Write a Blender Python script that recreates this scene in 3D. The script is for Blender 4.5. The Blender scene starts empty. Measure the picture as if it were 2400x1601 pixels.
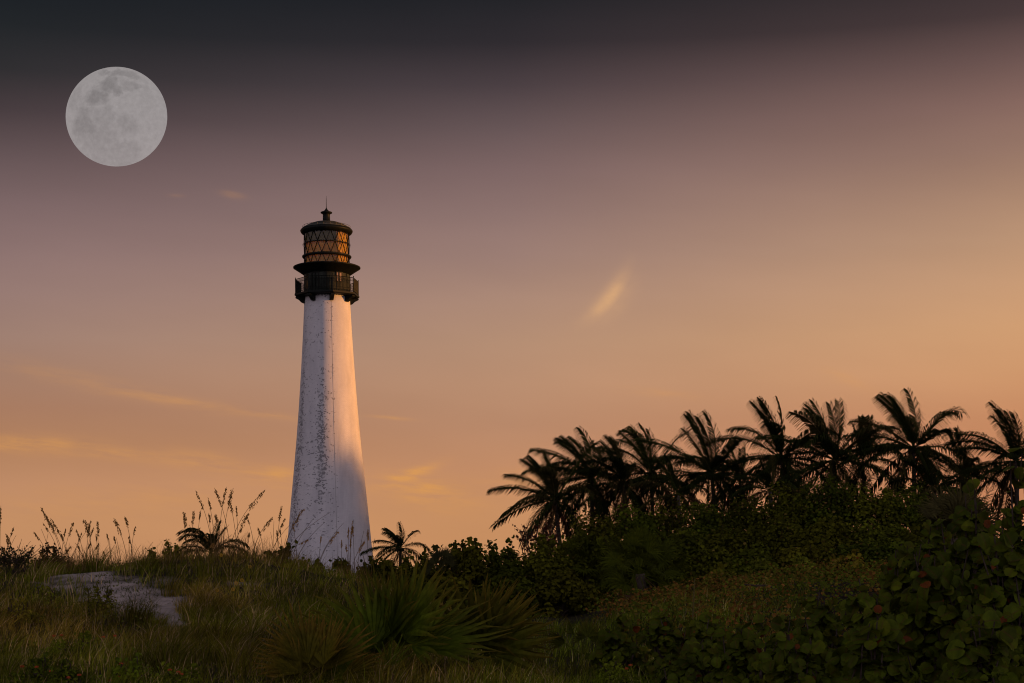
import bpy, math, random
import numpy as np

rng = np.random.default_rng(7)
random.seed(7)
scene = bpy.context.scene
col = scene.collection
PI = math.pi

# ------------------------------------------------------------------ camera
F = 3880.0                      # focal length in photograph pixels (2400 wide)
CX, HY = 1200.0, 1340.0         # principal point of the levelled view
EYE = 2.0
ROLL = math.radians(0.55)
cd = bpy.data.cameras.new('camera')
cam = bpy.data.objects.new('camera', cd)
col.objects.link(cam)
cam.location = (0, 0, EYE)
cam.rotation_euler = (PI / 2, ROLL, 0)
cd.sensor_width = 36
cd.lens = 36 * F / 2400
cd.shift_y = (HY - 800.5) / 2400
cd.clip_start = 0.2
cd.clip_end = 12000
cd.dof.use_dof = True
cd.dof.focus_distance = 110
cd.dof.aperture_fstop = 18
scene.camera = cam
scene.view_settings.view_transform = 'Standard'
scene.view_settings.look = 'None'
scene.view_settings.exposure = 0
scene.view_settings.gamma = 1
scene.cycles.filter_width = 1.1
scene.cycles.max_bounces = 5
scene.cycles.transparent_max_bounces = 12


def at(px, py, D):
    """a point at depth D in the direction of a pixel of the 2400 px photograph"""
    u = (px - CX) / F * D
    v = (HY - py) / F * D
    return np.array([u * math.cos(ROLL) + v * math.sin(ROLL), D, EYE - u * math.sin(ROLL) + v * math.cos(ROLL)])


def lin(c):
    return tuple(((v / 255) / 12.92 if v / 255 <= 0.04045 else ((v / 255 + 0.055) / 1.055) ** 2.4) for v in c)


# ------------------------------------------------------------------ sky
class NT:
    """small helper for building node maths"""
    def __init__(s, nt):
        s.nt = nt

    def m(s, op, a, b=None, c=None, clamp=False):
        n = s.nt.nodes.new('ShaderNodeMath')
        n.operation = op
        n.use_clamp = clamp
        for i, v in enumerate((a, b, c)):
            if v is None:
                continue
            if isinstance(v, (int, float)):
                n.inputs[i].default_value = v
            else:
                s.nt.links.new(v, n.inputs[i])
        return n.outputs[0]

    def node(s, t, **kw):
        n = s.nt.nodes.new(t)
        for k, v in kw.items():
            setattr(n, k, v)
        return n

    def link(s, a, b):
        s.nt.links.new(a, b)

    def mix(s, fac, a, b, blend='MIX'):
        n = s.nt.nodes.new('ShaderNodeMix')
        n.data_type = 'RGBA'
        n.blend_type = blend
        for k, v in ((0, fac), (6, a), (7, b)):
            if isinstance(v, (int, float)):
                n.inputs[k].default_value = v
            elif isinstance(v, tuple):
                n.inputs[k].default_value = (*v[:3], 1)
            else:
                s.nt.links.new(v, n.inputs[k])
        return n.outputs[2]

    def ramp(s, fac, stops):
        n = s.nt.nodes.new('ShaderNodeValToRGB')
        e = n.color_ramp.elements
        while len(e) < len(stops):
            e.new(0.5)
        for i, (p, c) in enumerate(stops):
            e[i].position = p
            e[i].color = (*c[:3], 1)
        s.nt.links.new(fac, n.inputs[0])
        return n.outputs[0]


world = bpy.data.worlds.new('World')
scene.world = world
world.use_nodes = True
wt = world.node_tree
wt.nodes.clear()
W = NT(wt)
tc = W.node('ShaderNodeTexCoord')
sp = W.node('ShaderNodeSeparateXYZ')
W.link(tc.outputs['Generated'], sp.inputs[0])
dx, dy, dz = sp.outputs
az = W.m('ARCTAN2', dx, dy)
hyp = W.m('SQRT', W.m('ADD', W.m('MULTIPLY', dx, dx), W.m('MULTIPLY', dy, dy)))
te = W.m('DIVIDE', dz, W.m('MAXIMUM', hyp, 0.001))
U = W.m('MULTIPLY', az, F)             # azimuth and height of the sky in 1/3880 radian
V = W.m('MULTIPLY', te, F)
fy = W.m('DIVIDE', V, 1500.0, clamp=True)


def skyramp(rows):
    st = []
    for y, c in rows:
        k = math.exp(-((y - 560) / 330.0) ** 2)
        lf = 1 + .07 * math.exp(-((y - 250) / 110.0) ** 2)
        c = tuple(v * lf for v in c)
        c = (c[0] * (1 + .025 * k), c[1], c[2] * (1 + .02 * k))
        st.append(((HY - y) / 1500.0, lin(c)))
    st.sort(key=lambda t: t[0])
    return W.ramp(fy, st)


R_left = skyramp([(1340, (196, 141, 100)), (1230, (195, 142, 100)), (1130, (189, 138, 102)), (1040, (176, 128, 94)), (960, (166, 123, 97)), (880, (163, 127, 106)),
                  (800, (157, 128, 113)), (700, (147, 122, 113)), (600, (135, 113, 108)), (500, (121, 102, 100)), (400, (99, 84, 84)), (290, (66, 57, 59)), (200, (45, 44, 46)), (100, (34, 37, 40)), (0, (27, 32, 37))])
R_mid = skyramp([(1340, (199, 142, 95)), (1200, (198, 142, 98)), (1100, (193, 139, 102)), (1000, (184, 137, 106)), (900, (184, 142, 112)),
                 (800, (178, 142, 115)), (700, (167, 136, 116)), (600, (152, 126, 114)), (500, (138, 115, 108)), (400, (123, 102, 99)), (300, (95, 80, 80)), (200, (70, 60, 63)), (100, (47, 43, 47)), (0, (36, 36, 40))])
R_right = skyramp([(1340, (190, 125, 85)), (1100, (192, 130, 92)), (1000, (197, 138, 98)), (900, (205, 152, 108)),
                   (800, (204, 157, 113)), (700, (195, 154, 116)), (600, (182, 147, 115)), (500, (165, 133, 108)), (400, (145, 116, 100)), (300, (125, 98, 89)), (200, (102, 80, 76)), (100, (72, 58, 58)), (0, (55, 47, 49))])
fl = W.m('MULTIPLY', W.m('ADD', U, 1160.0), 1 / 1160.0, clamp=True)
fr = W.m('DIVIDE', U, 1160.0, clamp=True)
front = W.mix(fr, W.mix(fl, R_left, R_mid), R_right)

# thin cloud: stretched noise modulating named streaks of cirrus
cv = W.node('ShaderNodeCombineXYZ')
W.link(W.m('MULTIPLY', U, 0.008), cv.inputs[0])
W.link(W.m('MULTIPLY', W.m('ADD', V, W.m('MULTIPLY', U, 0.10)), 0.045), cv.inputs[1])
nz = W.node('ShaderNodeTexNoise')
nz.inputs['Scale'].default_value = 1.0
nz.inputs['Detail'].default_value = 6
nz.inputs['Roughness'].default_value = 0.62
W.link(cv.outputs[0], nz.inputs['Vector'])
streak = W.m('MULTIPLY', W.m('SUBTRACT', nz.outputs[0], 0.32), 3.0, clamp=True)


def cirrus(px, py, lx, ly, ang, curve, amp):
    """a soft streak of cloud centred in one direction of the sky"""
    a = math.radians(ang)
    u0, v0 = px - CX, HY - py
    du = W.m('SUBTRACT', U, u0)
    dv = W.m('SUBTRACT', V, v0)
    p = W.m('ADD', W.m('MULTIPLY', du, math.cos(a)), W.m('MULTIPLY', dv, math.sin(a)))
    q = W.m('SUBTRACT', W.m('MULTIPLY', dv, math.cos(a)), W.m('MULTIPLY', du, math.sin(a)))
    q = W.m('SUBTRACT', q, W.m('MULTIPLY', W.m('MULTIPLY', p, p), curve))
    p = W.m('DIVIDE', p, lx)
    q = W.m('DIVIDE', q, ly)
    r = W.m('ADD', W.m('MULTIPLY', p, p), W.m('MULTIPLY', q, q))
    return W.m('MULTIPLY', W.m('EXPONENT', W.m('MULTIPLY', r, -1.0)), amp)


soft = None
for c in [(250, 905, 260, 20, -12, 0, .26), (470, 945, 150, 11, -9, 0, .3), (640, 972, 60, 7, -6, 0, .5), (110, 1046, 130, 20, -4, 0, .5), (300, 1060, 120, 17, -8, 0, .5),
          (500, 1082, 80, 22, -10, 0, .7), (660, 1112, 70, 22, -5, 0, .85), (60, 1040, 120, 16, 2, 0, .4), (960, 1112, 75, 12, 20, 0, 1.0),
          (1000, 1150, 95, 34, -14, 0, 1.1), (920, 978, 45, 4, -5, 0, .7), (1250, 1120, 120, 30, 8, 0, .4), (560, 462, 28, 9, -12, 0, .2), (430, 468, 18, 5, 0, 0, .12),
          (1570, 930, 90, 10, -8, 0, .25), (1980, 905, 50, 12, -25, 0, .3), (330, 1170, 300, 40, 3, 0, .3)]:
    k = cirrus(*c)
    soft = k if soft is None else W.m('ADD', soft, k)
cl = W.m('MULTIPLY', soft, streak, clamp=True)
cv2 = W.node('ShaderNodeCombineXYZ')
W.link(W.m('MULTIPLY', U, 0.03), cv2.inputs[0])
W.link(W.m('MULTIPLY', V, 0.045), cv2.inputs[1])
nz2 = W.node('ShaderNodeTexNoise')
nz2.inputs['Scale'].default_value = 1.0
nz2.inputs['Detail'].default_value = 4
W.link(cv2.outputs[0], nz2.inputs['Vector'])
plume = W.m('MAXIMUM', cirrus(1434, 703, 60, 19, 50, 0.0014, .85), cirrus(1446, 708, 62, 30, 47, 0.001, .3))
plume = W.m('MULTIPLY', plume, W.m('ADD', W.m('MULTIPLY', nz2.outputs[0], 0.9), 0.45))
lay = W.mix(W.m('MULTIPLY', cl, 0.8, clamp=True), front, lin((218, 154, 86)))
lay = W.mix(plume, lay, lin((220, 170, 122)))
# slow mottling of the whole sky
cv3 = W.node('ShaderNodeCombineXYZ')
W.link(W.m('MULTIPLY', U, 0.0016), cv3.inputs[0])
W.link(W.m('MULTIPLY', W.m('ADD', V, W.m('MULTIPLY', U, 0.1)), 0.006), cv3.inputs[1])
nz3 = W.node('ShaderNodeTexNoise')
nz3.inputs['Scale'].default_value = 1.0
nz3.inputs['Detail'].default_value = 3
W.link(cv3.outputs[0], nz3.inputs['Vector'])
mot = W.m('ADD', W.m('MULTIPLY', nz3.outputs[0], 0.16), 0.92)
vm = W.node('ShaderNodeVectorMath', operation='SCALE')
W.link(lay, vm.inputs[0])
W.link(mot, vm.inputs[3])
# the sky behind the viewer: pale lavender dusk
fb = W.m('DIVIDE', W.m('ADD', te, 0.1), 1.6, clamp=True)
back = W.ramp(fb, [(0.0, (0.36, 0.27, 0.29)), (0.25, (0.54, 0.45, 0.53)), (0.55, (0.38, 0.36, 0.45)), (1.0, (0.05, 0.052, 0.066))])
back_f = W.m('MULTIPLY', W.m('SUBTRACT', 0.45, W.m('DIVIDE', dy, W.m('MAXIMUM', hyp, 0.001))), 1.1, clamp=True)
allsky = W.mix(back_f, vm.outputs[0], back)
bg = W.node('ShaderNodeBackground')
bg.inputs[1].default_value = 1.0
W.link(allsky, bg.inputs[0])
wo = W.node('ShaderNodeOutputWorld')
W.link(bg.outputs[0], wo.inputs[0])

# ------------------------------------------------------------------ sun (low, from the right)
sl = bpy.data.lights.new('sun', 'SUN')
sl.energy = 4.3
sl.angle = math.radians(0.8)
sl.color = (1.0, 0.41, 0.10)
sun = bpy.data.objects.new('sun', sl)
col.objects.link(sun)
SUN_EL = math.radians(2.2)
SUN_AZ = math.radians(-4)       # measured from +x towards +y
from mathutils import Vector, Matrix
sd = Vector((math.cos(SUN_AZ) * math.cos(SUN_EL), math.sin(SUN_AZ) * math.cos(SUN_EL), math.sin(SUN_EL)))
sun.rotation_euler = sd.to_track_quat('Z', 'Y').to_euler()


# ------------------------------------------------------------------ helpers
class MB:
    def __init__(s):
        s.v, s.f, s.t, s.n = [], [], [], 0

    def add(s, v, faces, tint=(1, 1, 1, 0)):
        v = np.asarray(v, float).reshape(-1, 3)
        t = np.asarray(tint, float)
        if t.ndim == 1:
            if len(t) == 3:
                t = np.append(t, 0)
            t = np.tile(t, (len(v), 1))
        elif t.shape[1] == 3:
            t = np.hstack([t, np.zeros((len(t), 1))])
        if not isinstance(faces, list):
            faces = [faces]
        for f in faces:
            s.f.append(np.asarray(f, int) + s.n)
        s.v.append(v)
        s.t.append(t)
        s.n += len(v)

    def build(s, name, mat, parent=None, smooth=False):
        me = bpy.data.meshes.new(name)
        v = np.concatenate(s.v)
        t = np.concatenate(s.t)
        loops = np.concatenate([f.ravel() for f in s.f])
        tot = np.concatenate([np.full(len(f), f.shape[1]) for f in s.f])
        st = np.concatenate([[0], np.cumsum(tot)[:-1]])
        me.vertices.add(len(v))
        me.vertices.foreach_set('co', v.ravel())
        me.loops.add(len(loops))
        me.loops.foreach_set('vertex_index', loops)
        me.polygons.add(len(tot))
        me.polygons.foreach_set('loop_start', st)
        me.polygons.foreach_set('loop_total', tot)
        me.polygons.foreach_set('use_smooth', np.full(len(tot), smooth))
        me.update(calc_edges=True)
        ca = me.color_attributes.new('tint', 'FLOAT_COLOR', 'POINT')
        ca.data.foreach_set('color', t.ravel())
        me.materials.append(mat)
        o = bpy.data.objects.new(name, me)
        col.objects.link(o)
        if parent is not None:
            o.parent = parent
        return o


def thing(name, label, cat, loc=(0, 0, 0), group=None):
    o = bpy.data.objects.new(name, None)
    col.objects.link(o)
    o.location = tuple(float(x) for x in loc)
    o.empty_display_size = 0.3
    return tag(o, label, cat, group)


def tag(o, label=None, cat=None, group=None, kind=None):
    if label:
        o['label'] = label
    if cat:
        o['category'] = cat
    if group:
        o['group'] = group
    if kind:
        o['kind'] = kind
    return o


def unit(a):
    a = np.asarray(a, float)
    return a / np.maximum(np.linalg.norm(a, axis=-1, keepdims=True), 1e-9)


def tube(mb, pts, rad, n=6, tint=(1, 1, 1), cap=True):
    pts = np.asarray(pts, float)
    k = len(pts)
    rad = np.broadcast_to(rad, (k,))
    T = unit(np.gradient(pts, axis=0))
    up = np.array([0.0, 0, 1]) if abs(T[0][2]) < 0.9 else np.array([1.0, 0, 0])
    A = unit(np.cross(T, up))
    B = np.cross(T, A)
    a = np.arange(n) * 2 * PI / n
    v = pts[:, None, :] + rad[:, None, None] * (A[:, None, :] * np.cos(a)[None, :, None] + B[:, None, :] * np.sin(a)[None, :, None])
    i = np.arange(k - 1)[:, None] * n
    j = np.arange(n)[None, :]
    j2 = (j + 1) % n
    f = np.stack([i + j, i + j2, i + n + j2, i + n + j], -1).reshape(-1, 4)
    fs = [f]
    if cap:
        fs.append(np.arange(n)[::-1].reshape(1, n))
        fs.append((np.arange(n) + (k - 1) * n).reshape(1, n))
    mb.add(v.reshape(-1, 3), fs, tint)


def lathe(mb, prof, n=48, tint=(1, 1, 1), centre=(0, 0), phase=0.0):
    prof = np.asarray(prof, float)
    a = np.arange(n) * 2 * PI / n + phase
    v = np.stack([centre[0] + prof[:, 0:1] * np.sin(a), centre[1] - prof[:, 0:1] * np.cos(a), np.repeat(prof[:, 1:2], n, 1)], -1)
    k = len(prof)
    i = np.arange(k - 1)[:, None] * n
    j = np.arange(n)[None, :]
    j2 = (j + 1) % n
    f = np.stack([i + j, i + j2, i + n + j2, i + n + j], -1).reshape(-1, 4)
    mb.add(v.reshape(-1, 3), [f], tint)


def box(mb, c, size, R=None, tint=(1, 1, 1)):
    s = np.array(size, float) / 2
    v = np.array([[x, y, z] for x in (-1, 1) for y in (-1, 1) for z in (-1, 1)], float) * s
    if R is not None:
        v = v @ np.asarray(R).T
    v = v + np.asarray(c, float)
    f = np.array([[0, 1, 3, 2], [4, 6, 7, 5], [0, 4, 5, 1], [2, 3, 7, 6], [0, 2, 6, 4], [1, 5, 7, 3]])
    mb.add(v, f, tint)


def rotz(a):
    c, s = math.cos(a), math.sin(a)
    return np.array([[c, -s, 0], [s, c, 0], [0, 0, 1]])


# value noise on the plane
_G = rng.random((256, 256))


def noise(x, y, sc):
    x = np.asarray(x, float) * sc + 100.3
    y = np.asarray(y, float) * sc + 57.7
    xi, yi = np.floor(x).astype(int), np.floor(y).astype(int)
    fx, fy_ = x - xi, y - yi
    fx = fx * fx * (3 - 2 * fx)
    fy_ = fy_ * fy_ * (3 - 2 * fy_)
    g = lambda a, b: _G[a % 256, b % 256]
    return (g(xi, yi) * (1 - fx) * (1 - fy_) + g(xi + 1, yi) * fx * (1 - fy_) + g(xi, yi + 1) * (1 - fx) * fy_ + g(xi + 1, yi + 1) * fx * fy_)


# ------------------------------------------------------------------ materials
def leaf_mat(name, rough=0.55, trans=0.25, spec=0.25, rib=None):
    m = bpy.data.materials.new(name)
    m.use_nodes = True
    nt = m.node_tree
    nt.nodes.clear()
    N = NT(nt)
    at_ = N.node('ShaderNodeAttribute', attribute_name='tint')
    geo = N.node('ShaderNodeNewGeometry')
    nzn = N.node('ShaderNodeTexNoise')
    nzn.inputs['Scale'].default_value = 14
    c = N.mix(1.0, at_.outputs['Color'], N.ramp(nzn.outputs[0], [(0.3, (0.7, 0.7, 0.7)), (0.75, (1.35, 1.25, 1.2))]), 'MULTIPLY')
    if rib:
        e = N.m('POWER', at_.outputs['Alpha'], 14.0)
        c = N.mix(N.m('MULTIPLY', e, 0.7), c, rib)
    p = N.node('ShaderNodeBsdfPrincipled')
    p.inputs['Roughness'].default_value = rough
    p.inputs['Specular IOR Level'].default_value = spec
    N.link(c, p.inputs['Base Color'])
    t = N.node('ShaderNodeBsdfTranslucent')
    N.link(c, t.inputs[0])
    ms = N.node('ShaderNodeMixShader')
    ms.inputs[0].default_value = trans
    N.link(p.outputs[0], ms.inputs[1])
    N.link(t.outputs[0], ms.inputs[2])
    o = N.node('ShaderNodeOutputMaterial')
    N.link(ms.outputs[0], o.inputs[0])
    return m


def solid(name, c, rough=0.6, metal=0.0, noise_sc=4.0, amount=0.25, spec=0.4, bump=0.0):
    m = bpy.data.materials.new(name)
    m.use_nodes = True
    nt = m.node_tree
    N = NT(nt)
    p = nt.nodes['Principled BSDF']
    tcn = N.node('ShaderNodeTexCoord')
    nzn = N.node('ShaderNodeTexNoise')
    nzn.inputs['Scale'].default_value = noise_sc
    nzn.inputs['Detail'].default_value = 6
    N.link(tcn.outputs['Object'], nzn.inputs['Vector'])
    a = tuple(v * (1 - amount) for v in c)
    b = tuple(v * (1 + amount) for v in c)
    N.link(N.ramp(nzn.outputs[0], [(0.3, a), (0.7, b)]), p.inputs['Base Color'])
    p.inputs['Roughness'].default_value = rough
    p.inputs['Metallic'].default_value = metal
    p.inputs['Specular IOR Level'].default_value = spec
    if bump:
        bn = N.node('ShaderNodeBump')
        bn.inputs['Strength'].default_value = bump
        bn.inputs['Distance'].default_value = 0.02
        N.link(nzn.outputs[0], bn.inputs['Height'])
        N.link(bn.outputs[0], p.inputs['Normal'])
    return m


M = {}
M['grass'] = leaf_mat('grass_blades', 0.8, 0.35, 0.04)
M['leaf'] = leaf_mat('shrub_leaves', 0.7, 0.22, 0.05)
M['seagrape'] = leaf_mat('sea_grape_leaves', 0.55, 0.22, 0.08, rib=(0.10, 0.045, 0.02))
M['palm'] = leaf_mat('palm_leaflets', 0.7, 0.2, 0.04)
M['fan'] = leaf_mat('palmetto_leaves', 0.6, 0.2, 0.06)
M['straw'] = leaf_mat('dry_seed_heads', 0.7, 0.6, 0.05)
M['petal'] = leaf_mat('flower_petals', 0.6, 0.3, 0.1)
M['bark'] = solid('bark', (0.07, 0.055, 0.04), 0.9, 0, 9, 0.5, 0.1, 0.6)
M['twig'] = solid('twig', (0.06, 0.045, 0.035), 0.85, 0, 12, 0.4, 0.1)
M['iron'] = solid('dark_painted_iron', (0.008, 0.010, 0.008), 0.5, 0.0, 5, 0.4, 0.12)
M['ironwall'] = solid('green_grey_painted_iron_wall', (0.026, 0.032, 0.024), 0.6, 0.0, 3, 0.5, 0.15)
M['roofmetal'] = solid('weathered_roof_metal', (0.09, 0.09, 0.07), 0.45, 0.4, 3, 0.4, 0.4)

# ------------------------------------------------------------------ terrain
ctrl = []
def cp(px, D, py):
    ctrl.append(at(px, py, D))
def cz(px, D, z):
    p = at(px, HY, D)
    ctrl.append(np.array([p[0], p[1], z]))
for px in (-2500, -600, 700, 1700, 3000, 5000):
    cz(px, 8, 0.35)
for px, z in ((-1500, .5), (0, .45), (1200, .4), (2400, .35), (3600, .6)):
    cz(px, 14, z)
for px, py in ((-500, 1585), (0, 1590), (600, 1605), (1200, 1615), (1800, 1640), (2400, 1650), (2900, 1600)):
    cp(px, 20, py)
for px, py in ((-400, 1430), (0, 1440), (400, 1468), (700, 1462), (1200, 1545), (1600, 1510), (2000, 1485), (2400, 1470), (2800, 1440)):
    cp(px, 26, py)
for px, py in ((-400, 1345), (-100, 1338), (60, 1338), (200, 1350), (330, 1342), (420, 1312), (480, 1304), (560, 1306), (660, 1334), (860, 1374), (1100, 1470), (1300, 1488), (1500, 1440), (1800, 1392), (2100, 1375), (2400, 1360), (2800, 1350)):
    cp(px, 32, py)
for px, py in ((-300, 1362), (0, 1362), (200, 1375), (500, 1350), (900, 1400), (1300, 1460), (1700, 1385), (2100, 1355), (2500, 1345)):
    cp(px, 36.5, py)
for px, z in ((-300, 1.2), (0, 1.2), (600, 1.2), (1200, .9), (1500, 1.4), (1750, 1.7), (2200, 2.0), (2800, 2.3)):
    cz(px, 46, z)
for px, z in ((-300, .8), (600, .8), (1200, .8), (1500, 1.8), (1800, 2.8), (2200, 2.9), (2800, 2.9)):
    cz(px, 62, z)
for px, z in ((-800, .3), (600, .3), (1200, .5), (1700, 1.0), (2200, 1.2), (2800, 1.2)):
    cz(px, 95, z)
for px in (-1500, 0, 1200, 2400, 3500):
    cz(px, 135, 0)
ctrl = np.array(ctrl)


def _tps():
    P = ctrl[:, :2] / 30.0
    n = len(P)
    d = np.linalg.norm(P[:, None] - P[None], axis=-1)
    K = d * d * np.log(d + 1e-9)
    A = np.zeros((n + 3, n + 3))
    A[:n, :n] = K + np.eye(n) * 0.002
    A[:n, n] = 1
    A[:n, n + 1:] = P
    A[n, :n] = 1
    A[n + 1:, :n] = P.T
    b = np.append(ctrl[:, 2], [0, 0, 0])
    return P, np.linalg.solve(A, b)


_P, _w = _tps()


def height(x, y):
    x = np.asarray(x, float)
    y = np.asarray(y, float)
    sh = np.broadcast(x, y).shape
    X = np.broadcast_to(x, sh).ravel()
    Y = np.broadcast_to(y, sh).ravel()
    xc, yc = np.clip(X, -55, 75), np.clip(Y, 6, 135)
    q = np.stack([xc, yc], 1) / 30.0
    out = np.empty(len(q))
    for i in range(0, len(q), 20000):
        d = np.linalg.norm(q[i:i + 20000, None] - _P[None], axis=-1)
        out[i:i + 20000] = (d * d * np.log(d + 1e-9)) @ _w[:-3] + _w[-3] + q[i:i + 20000] @ _w[-2:]
    dist = np.maximum(np.maximum(-55 - X, X - 75), np.maximum(6 - Y, Y - 135))
    k = np.clip(dist / 60, 0, 1)
    near = 1 - np.clip((Y - 45) / 20, 0, 1)
    out = out + near * (0.16 * (noise(X, Y, 0.8) - .5) + 0.07 * (noise(X, Y, 2.3) - .5))
    return (out * (1 - k) + (-0.2) * k).reshape(sh)


SAND = [(270, 28.4, .95, 1.5, 0.5), (335, 27.2, 0.8, 1.2, 0.3), (185, 30.0, .62, .45, .1), (400, 26.2, 0.33, .6, 0.2), (640, 24.4, 0.30, .5, 0.5),
        (570, 29.5, .35, .2, .3), (690, 24.0, .2, .4, .2), (1200, 20.6, .25, .30, .1)]


def sandmask(x, y):
    x = np.asarray(x, float)
    y = np.asarray(y, float)
    m = np.zeros(np.broadcast(x, y).shape)
    for px, D, rx, ry, sh in SAND:
        c = at(px, HY, D)
        u = (x - c[0] + sh * (y - c[1])) / rx
        v = (y - c[1]) / ry
        r = np.sqrt(u * u + v * v) + 0.9 * (noise(x, y, 2.2) - 0.5) + 0.5 * (noise(x, y, 6.5) - .5)
        m = np.maximum(m, np.clip((1.25 - r) / 0.6, 0, 1))
    return m


def axis(lo, hi, step, far):
    a = np.arange(lo, hi + 1e-6, step)
    g = []
    d = step
    p = 0
    while p < far:
        d *= 1.28
        p += d
        g.append(p)
    g = np.array(g)
    return np.concatenate([lo - g[::-1], a, hi + g])


xs = axis(-11, 13, 0.14, 5000)
ys = axis(16, 40, 0.14, 5000)
XX, YY = np.meshgrid(xs, ys)
ZZ = height(XX, YY)
sm = sandmask(XX, YY)
nx, ny = len(xs), len(ys)
i = np.arange(ny - 1)[:, None] * nx
j = np.arange(nx - 1)[None, :]
gf = np.stack([i + j, i + j + 1, i + nx + j + 1, i + nx + j], -1).reshape(-1, 4)
gb = MB()
tint = np.stack([sm.ravel()] * 3, 1)
gb.add(np.stack([XX, YY, ZZ], -1).reshape(-1, 3), gf, tint)
gm = bpy.data.materials.new('sandy_soil')
gm.use_nodes = True
N = NT(gm.node_tree)
p = gm.node_tree.nodes['Principled BSDF']
a_ = N.node('ShaderNodeAttribute', attribute_name='tint')
t_ = N.node('ShaderNodeTexCoord')
n1 = N.node('ShaderNodeTexNoise'); n1.inputs['Scale'].default_value = 2.5; n1.inputs['Detail'].default_value = 8
n2 = N.node('ShaderNodeTexNoise'); n2.inputs['Scale'].default_value = 5.0; n2.inputs['Detail'].default_value = 5
for n_ in (n1, n2):
    N.link(t_.outputs['Object'], n_.inputs['Vector'])
soil = N.ramp(n1.outputs[0], [(0.3, (0.018, 0.014, 0.009)), (0.6, (0.04, 0.032, 0.02)), (0.8, (0.07, 0.055, 0.035))])
sandc = N.ramp(n1.outputs[0], [(0.25, (0.34, 0.28, 0.25)), (0.7, (0.54, 0.45, 0.40))])
N.link(N.mix(a_.outputs['Fac'], soil, sandc), p.inputs['Base Color'])
p.inputs['Roughness'].default_value = 0.95
p.inputs['Specular IOR Level'].default_value = 0.1
bn = N.node('ShaderNodeBump'); bn.inputs['Strength'].default_value = 1.0; bn.inputs['Distance'].default_value = 0.12
N.link(n2.outputs[0], bn.inputs['Height']); N.link(bn.outputs[0], p.inputs['Normal'])
tag(gb.build('ground', gm, smooth=True), kind='structure')


# ------------------------------------------------------------------ grass
def blades(mb, base, h, w, lean, tint, droop=0.0, levels=(0, .35, .7, 1.0)):
    """vectorised curved grass blades; lean = (n,2) horizontal travel of the tip as a share of height"""
    n = len(base)
    ang = rng.random(n) * 2 * PI
    side = np.stack([np.cos(ang), np.sin(ang), np.zeros(n)], 1)
    side[:, 1] *= 0.5
    V = []
    for s in levels:
        c = base.copy()
        c[:, 0] += lean[:, 0] * h * s ** 1.8
        c[:, 1] += lean[:, 1] * h * s ** 1.8
        c[:, 2] += h * (s - droop * s ** 3)
        ww = (w * (1 - 0.93 * s ** 1.5))[:, None] * side * 0.5
        V += [c - ww, c + ww]
    k = len(levels)
    V = np.stack(V, 1)
    f = []
    for a in range(k - 1):
        f.append(np.stack([np.arange(n) * 2 * k + 2 * a, np.arange(n) * 2 * k + 2 * a + 1, np.arange(n) * 2 * k + 2 * a + 3, np.arange(n) * 2 * k + 2 * a + 2], 1))
    mb.add(V.reshape(-1, 3), [np.concatenate(f)], np.repeat(tint, 2 * k, 0))


def grass_tint(x, y, n, dry=0.35):
    g = np.array([0.140, 0.165, 0.012])
    b = np.array([0.31, 0.205, 0.036])
    s = np.array([0.46, 0.33, 0.16])
    k = np.clip(noise(x, y, 0.45) * 1.5 - 0.50 + (rng.random(n) - .5) * .7, 0, 1)[:, None]
    t = g * (1 - k) + b * k
    st = (rng.random(n) < dry * 0.45)[:, None]
    t = np.where(st, s, t)
    cl_ = np.clip(.35 + 1.35 * noise(x + 31, y * .6, 1.5), .3, 1.7)[:, None]
    return 1.2 * t * cl_ * (0.35 + 1.3 * rng.random((n, 1)) ** 1.5)


def scatter(n, pxr, Dr, dens=None):
    """points on the ground inside a wedge seen from the dune path"""
    D = np.sqrt(rng.random(n) * (Dr[1] ** 2 - Dr[0] ** 2) + Dr[0] ** 2)
    px = pxr[0] + rng.random(n) * (pxr[1] - pxr[0])
    x = (px - CX) / F * D
    if dens is not None:
        k = rng.random(n) < dens(x, D, px)
        x, D, px = x[k], D[k], px[k]
    return x, D, px


gr = MB()
# short dune grass everywhere on the left dune, thinned on the sand
def d1(x, y, px):
    return (1 - 0.97 * sandmask(x, y)) * np.clip(0.25 + 1.3 * noise(x, y, 0.9), 0, 1) * (px < 1000 + (36 - y) * 20)
x, y, px = scatter(62000, (-250, 1450), (17.5, 36.5), d1)
n = len(x)
hh = (0.10 + 0.26 * rng.random(n) ** 1.5) * (0.6 + 0.9 * noise(x, y, 1.3)) * np.where(y > 30, 0.75, 1.0)
lean = np.stack([rng.normal(0.12, 0.38, n), rng.normal(0, .3, n)], 1)
blades(gr, np.stack([x, y, height(x, y) - 0.02], 1), hh, 0.007 + 0.006 * rng.random(n), lean, grass_tint(x, y, n))
# central hollow grass
x, y, px = scatter(22000, (1050, 1900), (17.5, 33), lambda x, y, px: np.clip(0.2 + noise(x, y, 1.1), 0, 1) * (1 - .9 * sandmask(x, y)))
n = len(x)
hh = (0.10 + 0.22 * rng.random(n)) * (0.6 + 0.8 * noise(x, y, 1.3))
blades(gr, np.stack([x, y, height(x, y) - 0.02], 1), hh, 0.008 + 0.006 * rng.random(n), np.stack([rng.normal(.1, .35, n), rng.normal(0, .3, n)], 1), grass_tint(x, y, n, .2) * np.array([.8, 1, .8]))
tag(gr.build('dune_grass', M['grass']), 'low green and straw coloured grass growing all over the dune', 'grass', kind='stuff')

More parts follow.
